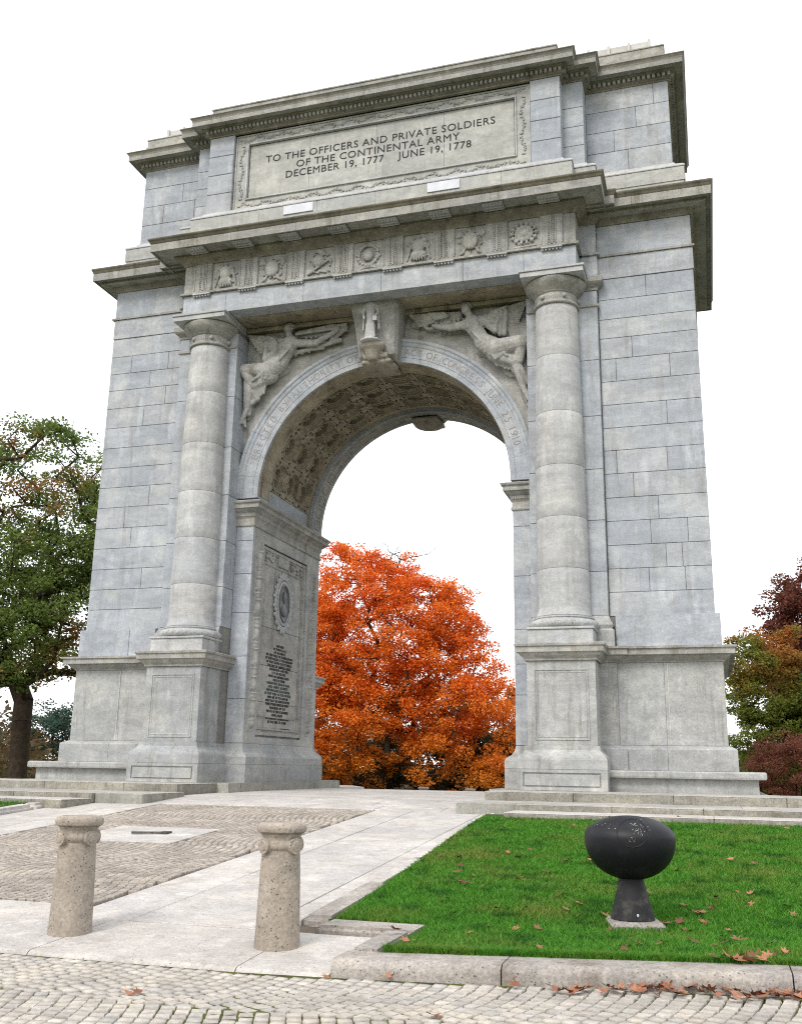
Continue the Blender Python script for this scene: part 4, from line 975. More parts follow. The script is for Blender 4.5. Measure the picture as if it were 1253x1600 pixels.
for k in range(7): Rr.append(('C', (1.7+.12*k, 11.5), .03, .40, (1.55+.13*k, 11.15+.03*(k % 2)), .022, .42))
for k in range(9): t = k/8; Rr.append(('C', (2.75+.3*t, 10.72-.22*t), .05, .14, (3.05+.60*t, 10.22+.30*t), .035, .13))
for k in range(7): Rr.append(('C', (2.85+.12*k, 10.45-.03*k), .045, .22, (3.05+.10*k, 10.12-.05*k+.02*(k % 2)), .03, .32))
for k in range(7): Rr.append(('c', (3.35+.07*k, 11.05), .05, (3.55+.04*k, 10.55), .04, .34))
relief('spandrel_figure', Rr, arch)

# --- entablature
yE = -.828; XE = 5.20
cuts = [-5.20, -3.95, -1.75, .35, 2.45, 3.95, 5.20]
for a, b in zip(cuts, cuts[1:]): block('architrave_stone', (0, yE, 0), (1, 0, 0), (0, -1, 0), a, b, 11.925, 12.505, .45, M['stone'], arch, gap=.006)
for s in (1, -1): block('architrave_stone', (s*XE, 0, 0), (0, 1, 0), (s, 0, 0), yE+.46, -.18, 11.925, 12.505, .05, M['stone'], arch)
block('architrave_stone', (0, YB-yE, 0), (1, 0, 0), (0, 1, 0), -5.2, 5.2, 11.925, 12.505, .45, M['stone'], arch)
sb = bmesh.new()   # ceiling of the porch, stained brown
box(sb, -5.12, 5.12, yE+.47, -.16, 11.93, 11.948); box(sb, -3.865, 3.865, -.158, .498, 11.93, 11.948); bmobj('entablature_soffit', sb, M['brown'], arch)
sb = bmesh.new(); box(sb, -3.86, 3.86, .30, .495, 11.80, 11.925, .02); bmobj('soffit_moulding', sb, M['brown'], arch)
mould('string_course', [(-XE, .0), (-XE, yE), (XE, yE), (XE, .0)], [(-.05, 12.51), (.075, 12.51), (.075, 12.565), (-.05, 12.565)], M['ledge'], arch, seg=2.1)
mould('frieze_stone', [(-XE, .0), (-XE, yE), (XE, yE), (XE, .0)], [(-.05, 12.57), (.0, 12.57), (.0, 13.42), (-.05, 13.42)], M['carve'], arch, seg=1.32)
TC = [-4.64+1.325*i for i in range(8)]
def triglyph():
    bm = bmesh.new(); w_ = .27
    box(bm, -w_, w_, yE-.035, yE-.001, 12.575, 13.37, .006)
    for x in (-.245, -.10, -.015, .015, .10, .245): box(bm, x-.012, x+.012, yE-.055, yE-.035, 12.60, 13.35)
    for x in (-.06, .06):      # the two beaded channels
        for k in range(12): ell(bm, (x, yE-.036, 12.66+k*.058), (.022, .02, .026), u=6, v=4)
    g = bmesh.new(); box(g, -.25, .25, yE-.10, yE-.076, 12.47, 12.505)
    for k in range(6): box(g, -.225+k*.085-.018, -.225+k*.085+.024, yE-.07, yE-.001, 12.425, 12.495)
    box(g, -.25, .25, yE-.072, yE-.001, 12.465, 12.503)
    mu = bmesh.new(); box(mu, -.25, .25, yE-.635, yE-.28, 13.545, 13.60, .004)
    for i in range(6):
        for j in range(3): box(mu, -.205+i*.082-.018, -.205+i*.082+.018, yE-.60+j*.11, yE-.565+j*.11, 13.515, 13.546)
    return bm, g, mu
a, g_, m_ = triglyph(); T0 = bmobj('triglyph', a, M['carve'], arch); G0 = bmobj('guttae', g_, M['drum'], T0); M0 = bmobj('mutule', m_, M['drum'], arch)
for i, x in enumerate(TC):
    if i == 0: T, Mu = T0, M0
    else:
        T = T0.copy(); C.objects.link(T); T.parent = arch; G = G0.copy(); C.objects.link(G); G.parent = T; Mu = M0.copy(); C.objects.link(Mu); Mu.parent = arch
    T.location.x = x; Mu.location.x = x
def ell2(bm, x, z, rx, rz, y, ry, ang=0): ell(bm, (x, y, z), (rx, ry, rz), Matrix.Rotation(ang, 4, 'Y'))
for i in range(7):
    x = (TC[i]+TC[i+1])/2; z = 12.97; bm = bmesh.new(); rr = random.Random(i+3); y = yE-.01
    if i in (0, 4):       # breastplate with cloak
        ell2(bm, x, z+.04, .17, .22, y-.04, .10); ell2(bm, x, z-.18, .20, .12, y-.03, .08)
        for sg in (-1, 1):
            cap(bm, (x+sg*.17, y-.02, z+.2), .05, (x+sg*.30, y, z-.3), .03); ell2(bm, x+sg*.17, z+.17, .07, .06, y-.05, .07)
        for k in range(6): cap(bm, (x-.15+.06*k, y-.08, z-.2), .022, (x-.18+.072*k, y-.05, z-.34), .02)
        ell2(bm, x, z+.30, .06, .05, y-.03, .06)
    elif i in (1, 5):     # pointed shield, banners crossed behind
        ell2(bm, x, z, .20, .24, y-.03, .075); cap(bm, (x, y-.09, z+.26), .03, (x, y-.09, z-.22), .02)
        for sg in (-1, 1):
            cap(bm, (x-sg*.30, y, z+.28), .03, (x+sg*.26, y, z-.34), .03); ell2(bm, x-sg*.28, z+.22, .09, .12, y, .05, sg*.5); ell2(bm, x+sg*.2, z-.3, .08, .04, y, .05, sg*.7)
    elif i == 2:          # drum, musket and colours
        cap(bm, (x-.30, y-.03, z-.32), .035, (x+.30, y-.03, z+.05), .03); ell2(bm, x-.02, z+.02, .17, .17, y-.03, .09); ell2(bm, x+.05, z+.26, .16, .07, y-.01, .05, .5)
        for k in range(6): ell2(bm, x-.24+.1*k, z-.30+.03*(k % 2), .06, .03, y, .05, rr.uniform(-1, 1))
    elif i == 3:          # round shield in a wreath
        ell2(bm, x, z, .15, .17, y-.03, .08)
        for k in range(18): a = 2*PI*k/18; ell2(bm, x+.255*math.cos(a), z+.275*math.sin(a), .06, .035, y-.01, .05, -a+.6)
        for sg in (-1, 1): cap(bm, (x-sg*.2, y, z-.3), .025, (x+sg*.22, y, z-.36), .025)
    else:
        ell2(bm, x, z, .24, .22, y-.02, .06); ell2(bm, x, z, .13, .12, y-.05, .07)
        for k in range(14): a = 2*PI*k/14; ell2(bm, x+.30*math.cos(a), z+.27*math.sin(a), .05, .05, y-.02, .055)
        cap(bm, (x-.25, y, z-.36), .03, (x+.28, y, z-.34), .03)
    for k in range(14):
        a = rr.uniform(0, 2*PI); ell2(bm, x+.31*math.cos(a)*rr.uniform(.8, 1.05), z+.32*math.sin(a)*rr.uniform(.8, 1.05), rr.uniform(.03, .06), rr.uniform(.02, .035), y, .04, rr.uniform(0, 3))
    remesh('metope_relief', bm, M['carve'], arch, .017, 1)

# --- main cornice (three nested runs), joints every 1.6 m
def cornice(path, zo, pr, closed=False, seg=1.75, kx=1.0):
    """bed mould, corona and lichened crown roll as three stones per length"""
    def P(l): return [(-.06 if o < 0 else o*kx, z+zo) for o, z in l]
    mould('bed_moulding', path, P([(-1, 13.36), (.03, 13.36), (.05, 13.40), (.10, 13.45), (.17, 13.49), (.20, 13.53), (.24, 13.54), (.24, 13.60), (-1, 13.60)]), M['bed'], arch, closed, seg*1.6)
    mould('cornice_stone', path, P([(-1, 13.604), (.66, 13.604), (.66, 13.56), (.70, 13.56), (.70, 13.775), (-1, 13.775)]), M['ledge'], arch, closed, seg)
    mould('crown_moulding', path, P([(-1, 13.779), (.70, 13.779), (.715, 13.80), (.735, 13.84), (.765, 13.875), (.772, 13.90), (.76, 13.925), (.70, 13.945), (-1, 14.0)]), M['lichen'], arch, closed, seg)
cornice([(-W, YB), (-W, 0), (-5.0, 0)], 0, 1, kx=.72); cornice([(5.0, 0), (W, 0), (W, YB), (-W, YB)], 0, 1, kx=.72)
for P in ([(-5.6, .3), (-5.6, -.15), (-4.6, -.15)], [(4.6, -.15), (5.6, -.15), (5.6, .3)]): cornice(P, .003, 1, kx=.74, seg=3)
cornice([(-XE, .0), (-XE, yE), (XE, yE), (XE, .0)], .006, 1, kx=1.0, seg=1.6)
bm = bmesh.new(); box(bm, -8.2, 8.2, -.3, YB+.3, 13.5, 13.90); box(bm, -5.3, 5.3, -1.4, .3, 13.62, 13.93); bmobj('cornice_bed', bm, M['ledge'], arch)

# --- attic
for s in (1, -1):
    r = (5.42, 7.50) if s > 0 else (-7.50, -5.42)
    ashlar((0, .375, 0), (1, 0, 0), (0, -1, 0), *r, [15.06, 15.65, 16.25, 16.85, 17.45], 1.05, .06, M['stone'], arch, 200+s, .5)
    ashlar((s*7.50, 0, 0), (0, 1, 0), (s, 0, 0), .44, YB-.375, [15.06, 15.65, 16.25, 16.85, 17.45], 1.3, .06, M['stone'], arch, 210+s, .1)
    for z0, z1 in zip([15.06, 15.60, 16.15, 16.70], [15.60, 16.15, 16.70, 17.45]):
        a, b = (4.6, 5.42) if s > 0 else (-5.42, -4.6)
        block('stone_block', (0, -.20, 0), (1, 0, 0), (0, -1, 0), a, b, z0, z1, .05, M['stone'], arch)
        block('stone_block', (s*5.42, 0, 0), (0, 1, 0), (s, 0, 0), -.15, .40, z0, z1, .05, M['stone'], arch)
    for z0, z1 in zip([15.07, 15.66, 16.25, 16.84], [15.66, 16.25, 16.84, 17.45]):
        a, b = (4.13, 4.895) if s > 0 else (-4.895, -4.13)
        block('pilaster_stone', (0, -.56, 0), (1, 0, 0), (0, -1, 0), a, b, z0, z1, .21, M['stone'], arch, ch=.012)
        block('pilaster_stone', (s*4.895, 0, 0), (0, 1, 0), (s, 0, 0), -.34, -.15, z0, z1, .05, M['stone'], arch)
AB = [(-.05, 14.78), (.285, 14.78), (.29, 14.80), (.27, 14.84), (.20, 14.90), (.08, 14.97), (0.03, 15.06), (-.05, 15.06)]
AL = [(-.05, 13.9), (.25, 13.9), (.25, 14.40), (.27, 14.405), (.27, 14.775), (-.05, 14.775)]
A1 = [(-7.5, YB-.375), (-7.5, .375), (7.5, .375), (7.5, YB-.375)]
for P_, q in ((A1, 0), ([(-5.42, .5), (-5.42, -.20), (5.42, -.20), (5.42, .5)], .003), ([(-4.895, .0), (-4.895, -.56), (4.895, -.56), (4.895, .0)], .006)):
    mould('attic_plinth', P_, [(a, b+q) for a, b in AL], M['panel'], arch, seg=1.7); mould('attic_base_moulding', P_, [(a, b+q) for a, b in AB], M['drum'], arch, seg=1.7)
for x in (-1.99, 1.95): boxobj('white_panel', (x-.42, x+.42, -.86, -.82, 14.50, 14.76), M['white'], arch, .005)
# inscription field
F0 = -.40
cuts = [-4.12, -1.95, .0, 1.95, 4.12]; xs_ = [-3.70, -1.92, -.02, 1.85, 3.70]
for a, b in zip(xs_, xs_[1:]): block('inscription_stone', (0, F0, 0), (1, 0, 0), (0, -1, 0), a, b, 15.44, 17.10, .03, M['panel'], arch, ch=.004, gap=.006)
fr = bmesh.new(); pieces = []
for (x0, x1, z0, z1) in ((-4.12, 4.12, 15.07, 15.42), (-4.12, 4.12, 17.12, 17.45), (-4.12, -3.72, 15.42, 17.12), (3.72, 4.12, 15.42, 17.12)):
    box(fr, x0, x1, F0-.045, F0+.03, z0, z1)
bmobj('frame_band', fr, M['panel'], arch)
fr = bmesh.new()
for t, dd, w_ in ((.0, .075, .045), (.31, .09, .04)):
    x1 = 4.12-t*1.15; z0, z1 = 15.08+t, 17.44-t*.95
    for b in ((-x1, x1, z0, z0+w_), (-x1, x1, z1-w_, z1), (-x1, -x1+w_, z0+w_, z1-w_), (x1-w_, x1, z0+w_, z1-w_)): box(fr, b[0], b[1], F0-dd, F0, b[2], b[3], .008)
bmobj('frame_moulding', fr, M['drum'], arch)
ob = bmesh.new(); rr = random.Random(5)
def rinceau(x, z, k, horiz):
    a = k*1.1; u, v = (x, z+.05*math.sin(k*.9)) if horiz else (x+.05*math.sin(k*.9), z)
    ell(ob, (u, F0-.05, v), (.05, .028, .03), Matrix.Rotation(a, 4, 'Y'), u=6, v=4); ell(ob, (u+.04*math.cos(a), F0-.05, v+.06*math.sin(a)), (.03, .022, .03), u=6, v=4)
n = 84
for k in range(n):
    x = -3.95+7.9*k/(n-1); rinceau(x, 15.235, k, 1); rinceau(x, 17.29, k+3, 1)
for k in range(18):
    z = 15.45+1.65*k/17; rinceau(-3.92, z, k, 0); rinceau(3.92, z, k, 0)
o = bmobj('scroll_ornament', ob, M['carve'], arch, True); o['kind'] = 'stuff'
place_text('inscription_line', "TO THE OFFICERS AND PRIVATE SOLDIERS", M['letter'], arch, (-.01, F0, 16.50), (1, 0, 0), (0, -1, 0), 6.42, .21, .009, bold=0.0)
place_text('inscription_line', "OF THE CONTINENTAL ARMY", M['letter'], arch, (-.02, F0, 16.205), (1, 0, 0), (0, -1, 0), 4.56, .21, .009, bold=0.0)
place_text('inscription_line', "DECEMBER 19, 1777    JUNE 19, 1778", M['letter'], arch, (-.015, F0, 15.925), (1, 0, 0), (0, -1, 0), 5.17, .21, .009, bold=0.0)
# attic cornice
def acornice(path, zo, seg=1.9):
    def P(l): return [(a, b+zo) for a, b in l]
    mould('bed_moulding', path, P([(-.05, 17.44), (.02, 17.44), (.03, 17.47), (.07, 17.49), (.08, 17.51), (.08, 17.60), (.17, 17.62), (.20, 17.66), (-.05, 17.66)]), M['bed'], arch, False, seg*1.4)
    mould('cornice_stone', path, P([(-.05, 17.664), (.36, 17.664), (.36, 17.645), (.385, 17.645), (.385, 17.775), (-.05, 17.775)]), M['ledge'], arch, False, seg)
    mould('crown_moulding', path, P([(-.05, 17.779), (.385, 17.779), (.395, 17.82), (.42, 17.86), (.445, 17.885), (.44, 17.905), (-.05, 17.95)]), M['ledge'] if 0 else M['crown'], arch, False, seg)
M['crown'] = stone_mat('weathered_crown_stone', (.29, .285, .26), (.36, .345, .30), (.15, .14, .11), 1.0, .5, .2, stain_col=(.10, .09, .065))
A2 = [(-5.42, .5), (-5.42, -.20), (5.42, -.20), (5.42, .5)]; A3 = [(-4.895, .0), (-4.895, -.56), (4.895, -.56), (4.895, .0)]
acornice(A1, 0); acornice(A2, .003); acornice(A3, .006)
dn = bmesh.new()
def dentils(x0, x1, y, axis='x', sgn=-1):
    n = int(abs(x1-x0)/.118)
    for k in range(n):
        c = x0+(x1-x0)*(k+.5)/n
        if axis == 'x': box(dn, c-.036, c+.036, y-.155, y-.075, 17.515, 17.61)
        else: box(dn, y+sgn*.075, y+sgn*.155, c-.036, c+.036, 17.515, 17.61)
dentils(-4.98, 4.98, -.56); dentils(-5.5, -4.99, -.20); dentils(4.99, 5.5, -.20); dentils(-7.6, -5.5, .375); dentils(5.5, 7.6, .375)
for s in (1, -1):
    dentils(-.62, -.2, s*4.895, 'y', s); dentils(-.28, .36, s*5.42, 'y', s); dentils(.30, YB-.375, s*7.5, 'y', s)
o = bmobj('dentils', dn, M['ledge'], arch); o['kind'] = 'stuff'
mould('blocking_course', [(-7.45, YB-.4), (-7.45, .25), (7.45, .25), (7.45, YB-.4)], [(-.3, 17.93), (.03, 17.93), (.03, 18.18), (0, 18.19), (0, 18.40), (.02, 18.41), (.02, 18.44), (-.3, 18.46)], M['ledge'], arch, seg=1.6)
mould('blocking_course', [(-4.84, .2), (-4.84, -.62), (4.84, -.62), (4.84, .2)], [(-.3, 17.95), (.0, 17.95), (.0, 18.30), (.025, 18.31), (.025, 18.345), (-.3, 18.36)], M['ledge'], arch, seg=1.3)
bm = bmesh.new(); box(bm, -6.95, 7.10, .55, YB-.7, 18.0, 18.86); rf = bmobj('roof_parapet', bm, M['roofmetal'], arch)
for k in range(28):
    x = -6.95+14.05*k/27; boxobj('roof_batten', (x-.035, x+.035, .49, .549, 18.05, 18.885), M['roofmetal'], rf)
# white pointing
pb = bmesh.new()
for p, u, n_, z0, z1 in POINT:
    a = p-u*.006-n_*.012; b = p+u*.006-n_*.001
    vs = [pb.verts.new((q.x, q.y, z)) for z in (z0, z1) for q in (p-u*.0055-n_*.0015, p+u*.0055-n_*.0015, p+u*.0055-n_*.02, p-u*.0055-n_*.02)]
    for f in ((0, 1, 5, 4), (1, 2, 6, 5), (2, 3, 7, 6), (3, 0, 4, 7)): pb.faces.new([vs[i] for i in f])
bmobj('white_pointing', pb, M['pointing'], arch)['kind'] = 'stuff'
for s in (-1, 1):
    for x in ((6.78,) if s > 0 else (-6.62,)):
        boxobj('white_pointing', (x-.006, x+.006, -.112, -.09, .97, 2.67), M['pointing'], arch)
pyobj('lime_streak', [(-6.66, -.103, .96), (-6.57, -.103, .96), (-6.618, -.103, 1.42)], [(0, 1, 2)], M['pointing'], arch)
# pose children: everything under the arch was written in world coordinates
for o in arch.children:
    if o.name.split('.')[0] in ('pedestal', 'column'): continue
    o.location.y -= YM

# ================================================================== BOLLARDS
mark('BOLLARDS')
def bollard(label, x, y, z, rz, first=[None], group='stone bollards across the near end of the path'):
    if first[0] is None:
        e = empty('bollard', (0, 0, 0))
        bm = bmesh.new(); lathe(bm, [(.192, -.05), (.190, .02), (.185, .08), (.178, .30), (.170, .55), (.163, .70), (.160, .745)], n=40); bmobj('shaft', bm, M['bollard'], e, True)
        bm = bmesh.new(); lathe(bm, [(.159, .742), (.159, .752), (.173, .765), (.181, .785), (.181, .80), (.173, .82), (.162, .83), (.162, .858), (.172, .875), (.172, .885)], n=40); nk = bmobj('neck', bm, M['bollard'], e, True)
        for k in range(4):
            bm = bmesh.new(); a = PI/4+k*PI/2; c = Vector((math.cos(a), math.sin(a), 0))
            tube(bm, c*.13+Vector((0, 0, .79)), c*.198+Vector((0, 0, .79)), .066, .064, 24); tube(bm, c*.198+Vector((0, 0, .79)), c*.205+Vector((0, 0, .79)), .045, .036, 20)
            bmobj('volute', bm, M['bollard'], e, True)
        bm = bmesh.new(); lathe(bm, [(.15, .882), (.182, .886), (.206, .90), (.214, .925), (.209, .95), (.192, .968), (.158, .975), (.154, .969), (.12, .972), (.02, .976)], n=44); bmobj('cap', bm, M['bollard'], e, True)
        first[0] = e
    else:
        e = first[0].copy(); C.objects.link(e)
        for ch in first[0].children: k = ch.copy(); C.objects.link(k); k.parent = e
    e.location = (x, y, z); e.rotation_euler = (0, 0, rz); tag(e, label, 'bollard', group); return e
b1 = bollard('pitted stone bollard with scrolled neck nearer the left edge, in front of the cobbled panel', 2.08, -14.12, zp(-14.12)+.012, .45)
b2 = bollard('pitted stone bollard with scrolled neck beside the grass, right of its twin', 4.05, -14.08, zp(-14.08)+.012, .32)
b3 = bollard('distant stone bollard whose cap shows under the orange maple, nearer the dark trunk', -3.15, 16, -1.30, .3, group='far bollards beyond the arch')
b4 = bollard('distant stone bollard whose cap shows beside the right pier platform', -1.30, 16, -1.32, .3, group='far bollards beyond the arch')
bb = bmesh.new(); lathe(bb, [(.05, 0), (.62, 0), (.62, .42), (.70, .44), (.72, .50), (.70, .55), (.3, .60), (.02, .60)], n=28); sl = bmobj('stone_drum_seat', bb, M['paving'], None, True); sl.location = (-4.6, 11.0, -.83)
tag(sl, 'low round pale stone block behind the left pier, below the maple', 'stone block')

# ================================================================== FLOODLIGHT
mark('FLOODLIGHT')
fl = empty('floodlight', (6.837, -12.64, -.956)); fl.scale = (1.09, 1.09, 1.09); tag(fl, 'black bowl-shaped floodlight on a cone pedestal standing in the grass', 'floodlight')
bm = bmesh.new(); box(bm, -.20, .23, -.22, .20, -.12, .105, .03); bmobj('concrete_base', bm, M['kerb'], fl).rotation_euler = (0, 0, .25)
def cone_mat():
    k = NB('worn_cone_paint'); c = k.mix(k.ramp(k.noise(9, 4, .7), (.48, 0.0), (.7, 1.0)), (.012, .012, .014), (.06, .055, .045)); return k.done(c, .65, .3)
M['cone'] = cone_mat()
bm = bmesh.new(); lathe(bm, [(.03, .105), (.178, .11), (.176, .125), (.15, .22), (.12, .33), (.09, .45), (.075, .50)], n=40); bmobj('cone_pedestal', bm, M['cone'], fl, True)
BC = .742
def bowl_k(z): return min((1-abs(z)**2.3)**.5/max(1e-6, (1-z*z)**.5), 1.12) if -.999 < z < 0 else 1
bm = bmesh.new(); bmesh.ops.create_uvsphere(bm, u_segments=56, v_segments=36, radius=1)
for v in bm.verts:
    x, y, z = v.co; k = bowl_k(z); v.co = (x*.37*k, y*.34*k, z*(.172 if z > 0 else .335)+BC)
bmobj('bowl', bm, M['black'], fl, True)
def bowl_pt(u, w_, off=0.0):
    """point on the front of the bowl that stands at (u, w_) in elevation"""
    x = u; z = (w_-BC)/(.172 if w_ > BC else .335); z = max(-.99, min(.985, z)); k = bowl_k(z); q = k*k*(1-z*z)-(x/.37)**2
    return Vector((x, -.34*math.sqrt(max(0, q))-off, z*(.172 if z > 0 else .335)+BC+off*.3))
bm = bmesh.new(); n = 48; LC = (.045, .79)
for i in range(n):
    a, b = 2*PI*i/n, 2*PI*(i+1)/n; tube(bm, bowl_pt(LC[0]+.118*math.cos(a), LC[1]+.105*math.sin(a), .001), bowl_pt(LC[0]+.118*math.cos(b), LC[1]+.105*math.sin(b), .001), .0035, .0035, 6)
bmobj('lens_cover', bm, M['black'], fl)
bm = bmesh.new(); rr = random.Random(2)
for i in range(70):
    a = rr.uniform(-.25, 1.9); r = rr.gauss(.065, .03); u, v = LC[0]+r*math.cos(a)+.01, LC[1]+r*math.sin(a)
    if 52 < i <= 62: u, v = LC[0]+rr.uniform(-.03, .03), LC[1]-.05+rr.uniform(-.02, .02)
    if i > 62: u, v = rr.uniform(-.25, -.02), rr.uniform(.78, .88)
    p = bowl_pt(u, v, .0005); sz = rr.uniform(.0008, .003); ell(bm, p, (sz*rr.uniform(1, 1.7), .003, sz*1.4), u=7, v=4)
bmobj('bird_droppings', bm, M['roofmetal'], fl)['kind'] = 'stuff'
bm = bmesh.new(); ell(bm, (.055, -.168, .155), (.009, .006, .013), u=8, v=6); bmobj('sticker', bm, M['white'], fl)

# ================================================================== GRASS
mark('GRASS')
def grass(name, n, xr, yr, zf, mat, hmin, hmax, keep, parent=None):
    x = RNG.uniform(*xr, n*2); y = RNG.uniform(*yr, n*2); k = keep(x, y); x = x[k][:n]; y = y[k][:n]; n = len(x)
    cl = np.array([noise.noise((a*1.7, b*1.7, 0))+.6*noise.noise((a*6, b*6, 2)) for a, b in zip(x[::8], y[::8])]).repeat(8)[:n]
    z = zf(x, y); h = RNG.uniform(hmin, hmax, n)*(1+.55*cl); a = RNG.uniform(0, 2*PI, n); lean = RNG.uniform(.3, 1.5, n)
    wd = RNG.uniform(.0022, .0045, n)*(1+ (y+14.4)*.10); la = RNG.uniform(0, 2*PI, n)
    dx, dy = np.cos(a)*wd, np.sin(a)*wd; lx, ly = np.cos(la)*h*lean, np.sin(la)*h*lean
    co = np.empty((n, 5, 3)); co[:, 0] = np.c_[x-dx, y-dy, z-.01]; co[:, 1] = np.c_[x+dx, y+dy, z-.01]
    co[:, 2] = np.c_[x+dx*.8+lx*.35, y+dy*.8+ly*.35, z+h*.6]; co[:, 3] = np.c_[x-dx*.8+lx*.35, y-dy*.8+ly*.35, z+h*.6]; co[:, 4] = np.c_[x+lx, y+ly, z+h]
    base = np.arange(n)[:, None]*5; fl_ = np.concatenate([base+np.array([[0, 1, 2, 3]]), base+np.array([[3, 2, 4]])], 1).ravel()
    stt = (np.arange(n)[:, None]*7+np.array([[0, 4]])).ravel()
    o = fast_mesh(name, co.reshape(-1, 3), fl_, stt, mat, parent); o['kind'] = 'stuff'; return o
def zl(x, y):
    b = np.where(y < -13.0, -.943+.008*(y+14.43), -.9315+.0745*(np.minimum(y, -4.9)+13.0)); t = np.clip((-12.4-y)/1.8, 0, 1)
    return b+.03*np.maximum(0, x-5.2)*t*t*(3-2*t)+.008
def keepR(x, y):
    edge = 4.20-.045*(y+13)+np.where(y < -13.1, .92, 0)
    near = (y < -13.10) & (x < 5.09)
    dens = RNG.uniform(0, 1, len(x)) < np.clip(1.15-(y+14.4)*.075, .35, 1)
    return (x > edge) & ~near & dens & (x < 7.6+(y+22.3)*.42+.4)
tag(grass('grass', 290000, (3.9, 15.5), (-14.43, -5.46), zl, M['blade'], .022, .05, keepR), kind='stuff')
tag(grass('grass', 16000, (5.09, 12), (-14.44, -14.36), zl, M['blade'], .03, .06, lambda x, y: x > 0), kind='stuff')
tag(grass('grass', 22000, (-11, -4.98), (-10, -4.95), zl, M['blade'], .03, .07, lambda x, y: x < 0), kind='stuff')

# ================================================================== FALLEN LEAVES
mark('FALLEN LEAVES')
def leaf_mesh(seed):
    rr = random.Random(seed); pts = []; lob = [(0, 1.0), (.9, .82), (1.9, .62), (-1.9, .62), (-.9, .82)]
    V = [(0, 0, 0)]; n = 25
    for k in range(n):
        a = -PI+2*PI*k/n; r = .42
        for la, lr in lob: r = max(r, lr*math.exp(-((a-la)/.24)**2))
        if k % 2: r *= .86
        r *= .075*rr.uniform(.9, 1.1); V.append((r*math.sin(a), r*math.cos(a), 0))
    c1, c2 = rr.uniform(2, 9), rr.uniform(-6, 6)
    V = [(x, y, c1*x*x+c2*x*y+3*y*y*rr.uniform(.8, 1.2)+.002) for x, y, z in V]
    V += [(.002, -.01, .0), (-.002, -.01, 0), (-.002, -.075, .012), (.002, -.075, .012)]
    F = [(0, 1+k, 1+(k+1) % n) for k in range(n)]+[(n+1, n+2, n+3, n+4)]
    me = bpy.data.meshes.new('fallen_leaf'); me.from_pydata(V, [], F); me.materials.append(M['dry'])
    for p in me.polygons: p.use_smooth = True
    return me
LM = [leaf_mesh(i) for i in range(9)]
def hitz(px, py, zf):
    d = _f+_r2*((px-626.5)/1547.615)-_u2*((py-800)/1547.615); o = Vector((7.6, -22.268, .445)); t = 5
    for _ in range(40): p = o+d*t; t -= (p.z-zf(p.x, p.y))/d.z
    p = o+d*t; return p
def leaf(px, py, zf, label, group, s=1, up=.02, tilt=.35, dx=0, dy=0):
    if label.startswith('curled'):
        ax = px-988; ay = py-1440
        label = 'dry leaf in the grass ' + ('close beside the floodlight base' if abs(ax) < 65 and abs(ay) < 30 else ('right' if ax > 0 else 'left')+' of the floodlight, '+('far out towards the steps' if ay < -75 else 'on the middle of the lawn' if ay < 25 else 'close behind the kerb'))
    if label.startswith('russet'):
        label = 'russet leaf at the kerb foot, '+('at its left corner' if px < 640 else 'left of the first big drift' if px < 850 else 'in the thin drift below the lawn centre' if px < 935 else 'in the drift below the floodlight' if px < 1062 else 'in the gap left of the right kerb joint' if px < 1132 else 'in the thickest drift at the right kerb joint' if px < 1200 else 'at the right edge of the photo')
    p = hitz(px, py, zf); rr = random
    o = bpy.data.objects.new('fallen_leaf', LM[rr.randrange(9)]); C.objects.link(o); o.location = (p.x+dx, p.y+dy, p.z+up)
    o.rotation_euler = (rr.uniform(-tilt, tilt), rr.uniform(-tilt, tilt), rr.uniform(0, 6.28)); k = s*rr.uniform(.6, 1.35); o.scale = (k, k, k)
    tag(o, label, 'leaf', group)
random.seed(21)
zlf = lambda x, y: zlawn(x, y)
for px, py in ((728, 1388), (700, 1412), (690, 1414), (620, 1462), (634, 1480), (840, 1460), (872, 1408), (880, 1402), (905, 1420), (846, 1367), (858, 1372), (884, 1352), (890, 1350), (915, 1352), (926, 1350), (921, 1347), (1058, 1368), (1065, 1422), (1096, 1434), (1092, 1436),
               (1098, 1449), (1112, 1427), (1118, 1410), (1062, 1450), (1038, 1449), (1042, 1452), (1036, 1482), (1030, 1485), (998, 1485), (975, 1493), (982, 1489), (1086, 1482), (1150, 1478), (1168, 1420), (1172, 1404), (1229, 1425), (1202, 1486), (1138, 1463), (1130, 1474), (900, 1440),
               (711, 1370), (776, 1428), (812, 1494), (842, 1491), (1178, 1356), (1142, 1349), (688, 1343), (655, 1395), (1226, 1498), (1070, 1462), (1228, 1300), (1060, 1282), (790, 1300), (720, 1360)):
    leaf(px, py, zlf, 'curled dry maple leaf lying in the mown grass of the lawn', 'dry leaves scattered on the lawn', up=.05)
for q in range(46):
    leaf(random.uniform(690, 1245), 1292+random.random()**.8*200, zlf, 'curled leaf', 'dry leaves scattered on the lawn', up=.035, s=.8, tilt=.6)
for px in list(range(1112, 1215, 8)):
    leaf(px, 1508+random.uniform(-4, 4), zlf, 'dry leaf heaped on the lawn edge behind the kerb', 'dry leaves along the lawn edge', up=.05, tilt=.6)
for px in [600, 606, 614, 595, 790, 805]+list(range(860, 930, 9))+list(range(940, 1060, 5))+list(range(1060, 1130, 7))+list(range(1135, 1253, 4)):
    py = 1541+(px-785)*.022+random.uniform(0, 14)+(6 if px > 1140 else 0)
    if px < 620: py = 1530+random.uniform(-4, 3)
    leaf(px, py, lambda x, y: zr(x, y), 'russet maple leaf drifted against the kerb on the cobbles', 'leaves drifted along the foot of the kerb', s=.95, up=.03, tilt=.55)
